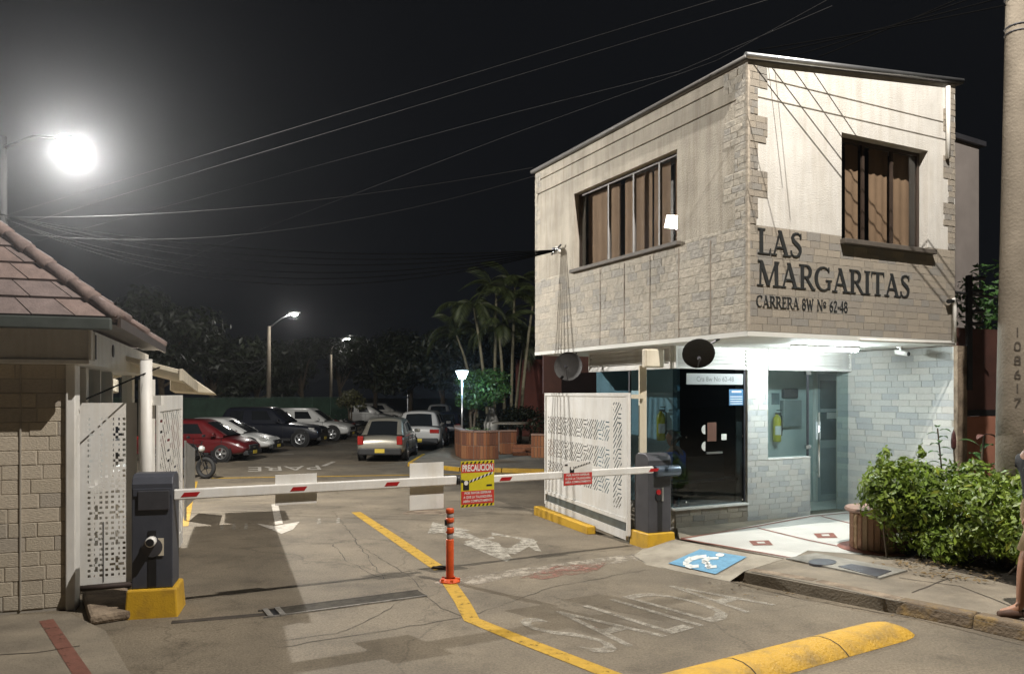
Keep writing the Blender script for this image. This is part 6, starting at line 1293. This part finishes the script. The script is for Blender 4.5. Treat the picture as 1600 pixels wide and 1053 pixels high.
rowcar(632, 66, carpaint('far_ivory_paint', (.55, .54, .50)), 'farthest white car in the left row', kind='hatch', L=4.1, H=1.6)
# motorcycles
def motorcycle(loc, heading, label, tank_m):
    r = empty('motorcycle', loc, heading, label, 'motorcycle', 'motorcycles parked in the car park')
    for x in (0, 1.28):
        wl = empty('wheel'); wl.parent = r; wl.location = (x, 0, .31)
        b = MB(); n = 24; m_ = 8
        for i in range(n):
            for j in range(m_): a, c_ = 2*math.pi*i/n, 2*math.pi*j/m_; rr_ = .255 + .055 * math.cos(c_); b.v.append((rr_ * math.cos(a), .055 * math.sin(c_), rr_ * math.sin(a)))
        b.f = [(i*m_ + j, i*m_ + (j+1) % m_, ((i+1) % n)*m_ + (j+1) % m_, ((i+1) % n)*m_ + j) for i in range(n) for j in range(m_)]; b.m = [0] * len(b.f); b.build('tyre', M_rubber, wl, smooth=True)
        b = MB(); b.lathe([(.19, -.02), (.21, -.025), (.21, .025), (.19, .02)], n=20, axis='y'); 
        for q_ in range(5): a = q_ * 2*math.pi/5; b.tube([(0, 0, 0), (.2*math.cos(a), 0, .2*math.sin(a))], .012, 5)
        b.lathe([(0, -.05), (.04, -.05), (.04, .05), (0, .05)], n=10, axis='y'); b.build('rim', M_trim, wl)
    MB().tube([(1.28, -.07, .31), (1.10, -.07, .85)], .022, 8).build('fork', M_chrome, r); MB().tube([(1.28, .07, .31), (1.10, .07, .85)], .022, 8).build('fork', M_chrome, r)
    b = MB().tube([(.30, 0, .70), (.62, 0, .76), (.86, 0, .84), (1.02, 0, .80)], [.06, .13, .15, .07], 12); b.build('tank', tank_m, r, smooth=True)
    MB().tube([(-.28, 0, .80), (0, 0, .77), (.30, 0, .72), (.52, 0, .76)], [.05, .10, .11, .08], 10).build('seat', M_black, r, smooth=True); MB().tube([(-.4, 0, .74), (-.1, 0, .66), (.3, 0, .60)], [.04, .09, .10], 8).build('tail_fairing', tank_m, r, smooth=True)
    MB().box(.35, .85, -.13, .13, .26, .58).build('engine', M_dkmetal, r, bevel=.05); MB().tube([(0, -.05, .31), (.5, -.05, .36), (.95, 0, .62), (1.08, 0, .86)], .022, 8).build('frame', M_black, r); MB().tube([(.6, -.14, .3), (.1, -.16, .28), (-.35, -.16, .42)], [.02, .035, .05], 8).build('exhaust', M_chrome, r, smooth=True)
    MB().tube([(.92, -.36, 1.02), (1.06, -.12, .96), (1.06, .12, .96), (.92, .36, 1.02)], .014, 6).build('handlebar', M_black, r); MB().lathe([(0, -.02), (.09, .0), (.10, .06), (.05, .13), (0, .14)], (0, 0, 0), 12, 'x').build('headlamp', M_headl, r, smooth=True).location = (1.10, 0, .84)
    for s in (-1, 1): MB().box(-.03, .01, -.06, .06, -.03, .04).build('mirror', M_black, r, bevel=.01).location = (.98, s * .36, 1.18)
    MB().lathe([(.36, -.05), (.375, 0), (.36, .05)], (1.28, 0, .31), 10, 'y', a0=R(20), a1=R(150)).build('front_mudguard', tank_m, r); MB().tube([(.35, .12, .28), (.25, .28, .0)], .012, 6).build('side_stand', M_black, r)
M_bikeb = carpaint('bike_black', (.012, .012, .014)); M_biker = carpaint('bike_red', (.15, .015, .015))
m0 = G(318, 748); motorcycle((m0.x - 1.2, m0.y + .3, m0.z), R(-12), 'black motorcycle parked just beyond the left gate leaf', M_bikeb)
for kk, (x, Y, hd__, pm, lb) in enumerate(((520, 42.5, -150, M_bikeb, 'dark motorcycle in front of the round bush, nearest the white SUV'), (545, 43.5, -140, M_biker, 'red motorcycle in front of the round bush'), (562, 45, -145, M_bikeb, 'dark motorcycle right of the red motorcycle'))):
    q = W(x, 680, Y); motorcycle((q.x, Y, GY), R(hd__), lb, pm)

# ================================================================== CAR PARK SURROUNDINGS
# yellow kerb of the central island and its paving
isl = [G(640, 728), G(690, 733), G(720, 736), G(852, 739), Vector((3.0, 22.3, -.35)), Vector((3.5, 44, -.35)), Vector((-1.9, 44, -.35)), G(662, 714)]
b = MB(); n_ = len(isl); b.add([(p.x, p.y, -.4) for p in isl] + [(p.x, p.y, -.24) for p in isl], [tuple(range(n_, 2*n_))] + [(i, (i+1) % n_, n_ + (i+1) % n_, n_ + i) for i in range(n_)])
island = tag(b.build('island_pavement', M_conc, None), 'raised paved island with brick planters', kind='structure')
ik = empty('island_kerb', (0, 0, 0), 0, 'yellow painted kerb around the planted island', 'kerb')
ring = [isl[7], isl[0], isl[1], isl[2], isl[3], isl[4]]
for A, B_ in zip(ring[:-1], ring[1:]):
    e = (B_ - A).normalized(); n = Vector((e.y, -e.x, 0)); nseg = max(1, int((B_ - A).length / 1.0))
    for j in range(nseg):
        a, c = A.lerp(B_, j / nseg), A.lerp(B_, (j + .985) / nseg); lo = lambda p: Vector((p.x, p.y, -.40)); hi = lambda p: Vector((p.x, p.y, -.225))
        MB().hexa([lo(a + n * .08), lo(c + n * .08), lo(c - n * .06), lo(a - n * .06)], [hi(a + n * .06), hi(c + n * .06), hi(c - n * .06), hi(a - n * .06)]).build('kerb_stone', M_yellow, ik, bevel=.015)
# curved brick planter and side walls (upright bricks)
def brick_wall(name, pts, z0, z1, label, bw=.115):
    r = empty(name, pts[0], 0, label, 'planter'); o_ = pts[0]
    P = dense([Vector((p.x, p.y, 0)) for p in pts], .06); Lt = 0
    b = MB()
    for a, c in zip(pts[:-1], pts[1:]):
        e = (c - a).normalized(); n = Vector((-e.y, e.x, 0)); n = n if n.y > 0 else -n; A, C_ = Vector((a.x, a.y, 0)) - Vector((o_.x, o_.y, 0)), Vector((c.x, c.y, 0)) - Vector((o_.x, o_.y, 0)); zz0, zz1 = Vector((0, 0, z0 - o_.z)), Vector((0, 0, z1 - o_.z))
        b.hexa([A + zz0, C_ + zz0, C_ + n * .18 + zz0, A + n * .18 + zz0], [A + zz1, C_ + zz1, C_ + n * .18 + zz1, A + n * .18 + zz1])
        L = (c - a).length; k_ = max(1, round(L / bw))
        for j in range(k_):
            q = A + (C_ - A) * ((j + .5) / k_); m = random.choice(M_brickr)
            if m.name not in UB: UB[m.name] = unit_brick('brick_' + m.name, m)
            rz = math.atan2(e.y, e.x); rz = rz if n.dot(Vector((-math.sin(rz), math.cos(rz), 0))) > 0 else rz + math.pi
            nrow = 2
            for w_ in range(nrow): linkmesh('brick', UB[m.name if w_ else random.choice(M_brickr).name] if w_ or True else None, r, q + Vector((0, 0, z0 - o_.z + (z1 - z0) * (w_ + .5) / nrow)), (0, 0, rz), (L / k_ - .012, .02, (z1 - z0) / nrow - .014))
        MB().hexa([A - n * .05 + zz1, C_ - n * .05 + zz1, C_ + n * .24 + zz1, A + n * .24 + zz1], [A - n * .05 + zz1 + Vector((0, 0, .06)), C_ - n * .05 + zz1 + Vector((0, 0, .06)), C_ + n * .24 + zz1 + Vector((0, 0, .06)), A + n * .24 + zz1 + Vector((0, 0, .06))]).build('cap', MATS['planter_cap'], r)
    b.build('core', M_groutd, r); return r
for m in M_brickr: UB[m.name] = unit_brick('brick_' + m.name, m)
cz = -.24
cpts = [GZ(x, y, cz) for x, y in ((711, 702), (713, 712), (722, 716.5), (740, 718), (760, 718), (779, 717))]
brick_wall('brick_planter', cpts, cz, cz + .95, 'curved red brick planter beside the garden lamp')
brick_wall('brick_planter', [GZ(780, 710, cz), GZ(807, 709, cz)], cz, cz + .85, 'short red brick planter wall behind the curved one')
brick_wall('brick_planter', [GZ(830, 715, cz), GZ(880, 716, cz)], cz, cz + .80, 'red brick planter wall beside the white gate')
stp = empty('garden_steps', GZ(805, 712, cz), 0, 'brick steps between the planters', 'steps')
for j in range(3): MB().box(-.1, 1.0, j * .35, j * .35 + .4, .0, .12 * (j + 1)).build('step', M_brickr[1], stp, bevel=.01)
tb = empty('garden_table', W(797, 690, 32), 0, 'round dark garden table behind the planter', 'table'); tb.location.z = -.24; zt_ = W(797, 662, 32).z + .24
MB().lathe([(0, zt_), (.75, zt_), (.75, zt_ + .06), (0, zt_ + .06)], n=20).build('table_top', M_conc, tb); MB().lathe([(.1, 0), (.1, zt_)], n=10).build('leg', M_conc, tb)
def bush(name, px, py, Y, rx, rz_, n, m, label, size=.09, cat='bush', stems=3):
    c = W(px, py, Y); r = empty(name, (c.x, Y, -.3), 0, label, cat); z = c.z + .3; cen = [(random.uniform(-.6, .6) * rx, random.uniform(-.5, .5) * rx, z + random.uniform(-.45, .5) * rz_, rx * random.uniform(.35, .55), rx * .5, rz_ * random.uniform(.35, .6)) for _ in range(9)]
    leaves(n, cen, size, 'foliage', m, r, surf=.5)['kind'] = 'stuff'
    for j in range(stems): MB().tube([(0, 0, 0), (random.uniform(-.2, .2) * rx, 0, z * .6), (cen[j][0], cen[j][1], cen[j][2])], [.06, .045, .02], 6).build('stem', M_bark, r)
    return r
bush('lamp_tree', 738, 606, 31.5, 1.55, 1.0, 2600, LM_bush, 'small bright leafed tree lit by the garden lamp', .10, 'tree')
bush('clipped_shrub', 765, 660, 33.5, 1.2, .55, 1500, LM_dark, 'low shrub behind the curved brick planter', .08)
bush('clipped_shrub', 828, 655, 34, 1.6, .7, 1800, LM_dark, 'low shrub below the palms next to the white gate', .08)
bush('flower_shrub', 738, 676, 29.9, .55, .28, 500, leafmat('pale_shrub_leaf', (.17, .19, .08), (.10, .13, .05), .2), 'pale flowering shrub planted in the curved brick planter', .06)
bush('flower_shrub', 764, 678, 29.9, .5, .25, 400, MATS['pale_shrub_leaf'], 'pale shrub at the right end of the curved planter', .06)
bush('round_bush', 548, 628, 47, .95, .85, 1900, leafmat('olive_bush_leaf', (.12, .115, .045), (.07, .075, .03), .2), 'round olive bush behind the motorcycles', .10)
# palms
def frond(L, droop):
    b = MB(); prev = None; N = 14; pts = [Vector((L * (t / N) * (1 - .25 * (t / N)), 0, L * (.75 * (t / N) - droop * (t / N) ** 2))) for t in range(N + 1)]
    b.tube(pts, [.022 * (1 - .8 * t / N) for t in range(N + 1)], 4)
    for t in range(2, N * 2 + 1):
        f = t / (N * 2); i = min(int(f * N), N - 1); p = pts[i].lerp(pts[i+1], f * N - i); d = (pts[i+1] - pts[i]).normalized(); ll = .62 * math.sin(math.pi * min(1, f * .85 + .12)) * L / 2.2
        for s in (-1, 1):
            tip = p + Vector((0, s, 0)) * ll * .62 + d * ll * .55 - Vector((0, 0, ll * .45)); mid = p.lerp(tip, .5) + Vector((0, 0, ll * .10)); w = d * .028
            b.add([p - w * .4, p + w * .4, mid + w, tip, mid - w], [(0, 1, 2, 3, 4)])
    return b.mesh('frond', LM_palm)
FR = [frond(2.4, .95), frond(2.1, 1.15), frond(2.6, .70)]
def palm(px, Y, h, lean, label, nf=9):
    c = W(px, 690, Y); r = empty('palm_tree', (c.x, Y, -.3), 0, label, 'palm tree', 'palms behind the planters'); top = Vector((lean[0], lean[1], h))
    MB().tube([(0, 0, 0), (lean[0] * .25, lean[1] * .25, h * .4), (lean[0] * .7, lean[1] * .7, h * .8), top], [.085, .075, .065, .05], 8).build('trunk', M_palmt, r, smooth=True)
    a0 = random.random() * 6
    for k in range(nf): linkmesh('frond', FR[k % 3], r, top, (0, -R(random.uniform(-25, 35)), a0 + k * 2 * math.pi / nf + random.uniform(-.2, .2)), (1, 1, 1))
pspec = [(765, 35, 6.2, (-.7, 0), 'leftmost palm leaning left over the planters'), (772, 36, 7.0, (.1, .2), 'second palm from the left behind the planters'), (790, 35.5, 5.2, (-.3, .1), 'short palm in the middle of the clump'), (798, 37, 7.4, (.2, 0), 'tallest palm of the clump'), (812, 36, 6.4, (.6, .1), 'palm near the dark red wall'), (803, 38, 4.8, (.5, .3), 'lowest palm at the right of the clump'), (752, 38, 5.2, (-1.2, .2), 'palm arching far to the left above the garden lamp')]
for px, Y, h, ln, lb in pspec: palm(px, Y, h, ln, lb)
# dark red house behind the palms
rh = empty('red_house', (0, 0, 0), 0, 'dark red house wall seen between the palms and the building', 'building')
p = W(806, 650, 42); MB().box(p.x, p.x + 9, 42, 48, -.4, 3.9).build('wall', mat('dark_red_render', (.115, .035, .025), .9, var=.15, scale=1.2), rh)
q = W(849, 570, 18.5); MB().box(q.x, q.x + 3, 18.5, 18.9, 2.05, 3.1).build('upper_box', M_dkred, rh); MB().box(q.x + .25, q.x + 3, 18.52, 18.88, -.3, 2.049).build('side_pier', M_dkred, rh)
us = empty('urn_statue', W(768, 690, 33), 0, 'pale stone garden ornament in front of the hedge', 'statue'); us.location.z = -.2
MB().lathe([(.12, 0), (.28, .0), (.26, .25), (.16, .3), (.30, .7), (.34, .95), (.22, 1.3), (.12, 1.55), (.14, 1.7), (0, 1.78)], n=14).build('body', M_stonel[2], us, smooth=True)
# trees: dark backdrop, each its own tree
def tree(px, Y, h, rc_, n, label, size=.22, m=LM_dark, group='trees behind the car park'):
    c = W(px, 690, Y); r = empty('background_tree', (c.x, Y, -.35), 0, label, 'tree', group)
    MB().tube([(0, 0, 0), (.1, 0, h * .3), (-.1, .1, h * .65)], [.22, .17, .08], 8).build('trunk', M_bark, r, smooth=True); cen = []
    for k in range(11):
        a = random.random() * 6.28; d = rc_ * random.uniform(.15, .75); z = h * random.uniform(.42, .92); cen.append((d * math.cos(a), d * math.sin(a), z, rc_ * random.uniform(.28, .48), rc_ * random.uniform(.28, .48), h * random.uniform(.10, .17)))
        if k < 5: MB().tube([(0, 0, h * .32), (cen[-1][0] * .5, cen[-1][1] * .5, z * .8), cen[-1][:3]], [.10, .06, .02], 6).build('limb', M_bark, r)
    leaves(n, cen, size, 'crown', m, r, surf=.35)['kind'] = 'stuff'
for px, Y, h, rc_, lb in ((250, 46, 8.4, 4.2, 'large dark tree rising above the gatehouse canopy'), (330, 52, 6.6, 3.6, 'dark tree left of the nearer street lamp'), (400, 58, 6.0, 3.6, 'dark tree just behind the nearer street lamp pole'), (470, 62, 7.0, 4.0, 'dark tree between the two street lamps'), (530, 80, 8.0, 4.5, 'dark tree behind the farther street lamp'), (585, 66, 7.4, 4.2, 'dark tree above the far white hatchback'), (640, 60, 7.0, 4.0, 'dark tree behind the champagne sedan'), (690, 55, 6.6, 3.4, 'dark tree left of the garden lamp'), (735, 50, 6.4, 3.6, 'dark tree behind the garden lamp'), (150, 50, 8.5, 4.5, 'dark tree hidden behind the gatehouse roof'), (830, 54, 7.5, 4.0, 'dark tree above the red house')):
    tree(px, Y, h, rc_, 3600, lb)
# green mesh fence behind the left row
fe = empty('mesh_fence', W(250, 690, 43.5), 0, 'green mesh fence behind the parked cars', 'fence'); fe.location.z = -.35; f1 = W(545, 690, 52) - W(250, 690, 43.5); nf = 9
M_green = mat('fence_green', (.035, .075, .05), .6, var=.2, scale=3)
for k in range(nf + 1): MB().tube([(f1.x * k / nf, f1.y * k / nf, 0), (f1.x * k / nf, f1.y * k / nf, 2.2)], .04, 6).build('post', M_green, fe)
for k in range(nf):
    a, c = Vector((f1.x * (k + .02) / nf, f1.y * (k + .02) / nf, 0)), Vector((f1.x * (k + .98) / nf, f1.y * (k + .98) / nf, 0)); MB().hexa([a + Vector((0, 0, .1)), c + Vector((0, 0, .1)), c + Vector((0, .02, .1)), a + Vector((0, .02, .1))], [a + Vector((0, 0, 2.1)), c + Vector((0, 0, 2.1)), c + Vector((0, .02, 2.1)), a + Vector((0, .02, 2.1))]).build('mesh_panel', M_green, fe)
MB().tube([(0, -.05, 2.15), (f1.x, f1.y - .05, 2.15)], .03, 6).build('top_rail', M_green, fe)
tp_ = W(637, 690, 62); tpo = empty('thin_post', (tp_.x, 62, -.35), 0, 'thin pale sign post among the far cars', 'post'); MB().tube([(0, 0, 0), (0, 0, 3.1)], .05, 6).build('post', M_alu, tpo); MB().box(-.2, .2, -.03, 0, 2.9, 3.0).build('arm', M_alu, tpo)
# arms belong to their cabinets
def attach(ch, pa):
    pm = Matrix.LocRotScale(pa.location, pa.rotation_euler, pa.scale); cm = pm.inverted() @ Matrix.LocRotScale(ch.location, ch.rotation_euler, ch.scale)
    ch.parent = pa; ch.location, q_, _s = cm.decompose(); ch.rotation_euler = q_.to_euler()
    for k_ in ('label', 'category', 'group'):
        if k_ in ch: del ch[k_]
attach(LA, LC); attach(RA, RC); LA.name = 'arm'; RA.name = 'arm.001'; LC.name = 'parking_barrier'; RC.name = 'parking_barrier.001'

# added to imitate lens bloom: thin even haze lit by the lamps
hz = MB().box(-70, 70, -20, 110, -1.4, 12.9).build('lens_glow_haze', mat('lens_glow_surface', (1, 1, 1)), None); tag(hz, kind='stuff')
hm = bpy.data.materials.new('lens_glow_air'); hm.use_nodes = True; nt = hm.node_tree; nt.nodes.clear(); o_ = nt.nodes.new('ShaderNodeOutputMaterial'); pv = nt.nodes.new('ShaderNodeVolumePrincipled')
pv.inputs['Color'].default_value = (.92, .95, 1, 1); pv.inputs['Density'].default_value = LENS_GLOW_HAZE; pv.inputs['Anisotropy'].default_value = 0.90; nt.links.new(pv.outputs[0], o_.inputs['Volume'])
hz.data.materials.clear(); hz.data.materials.append(hm)
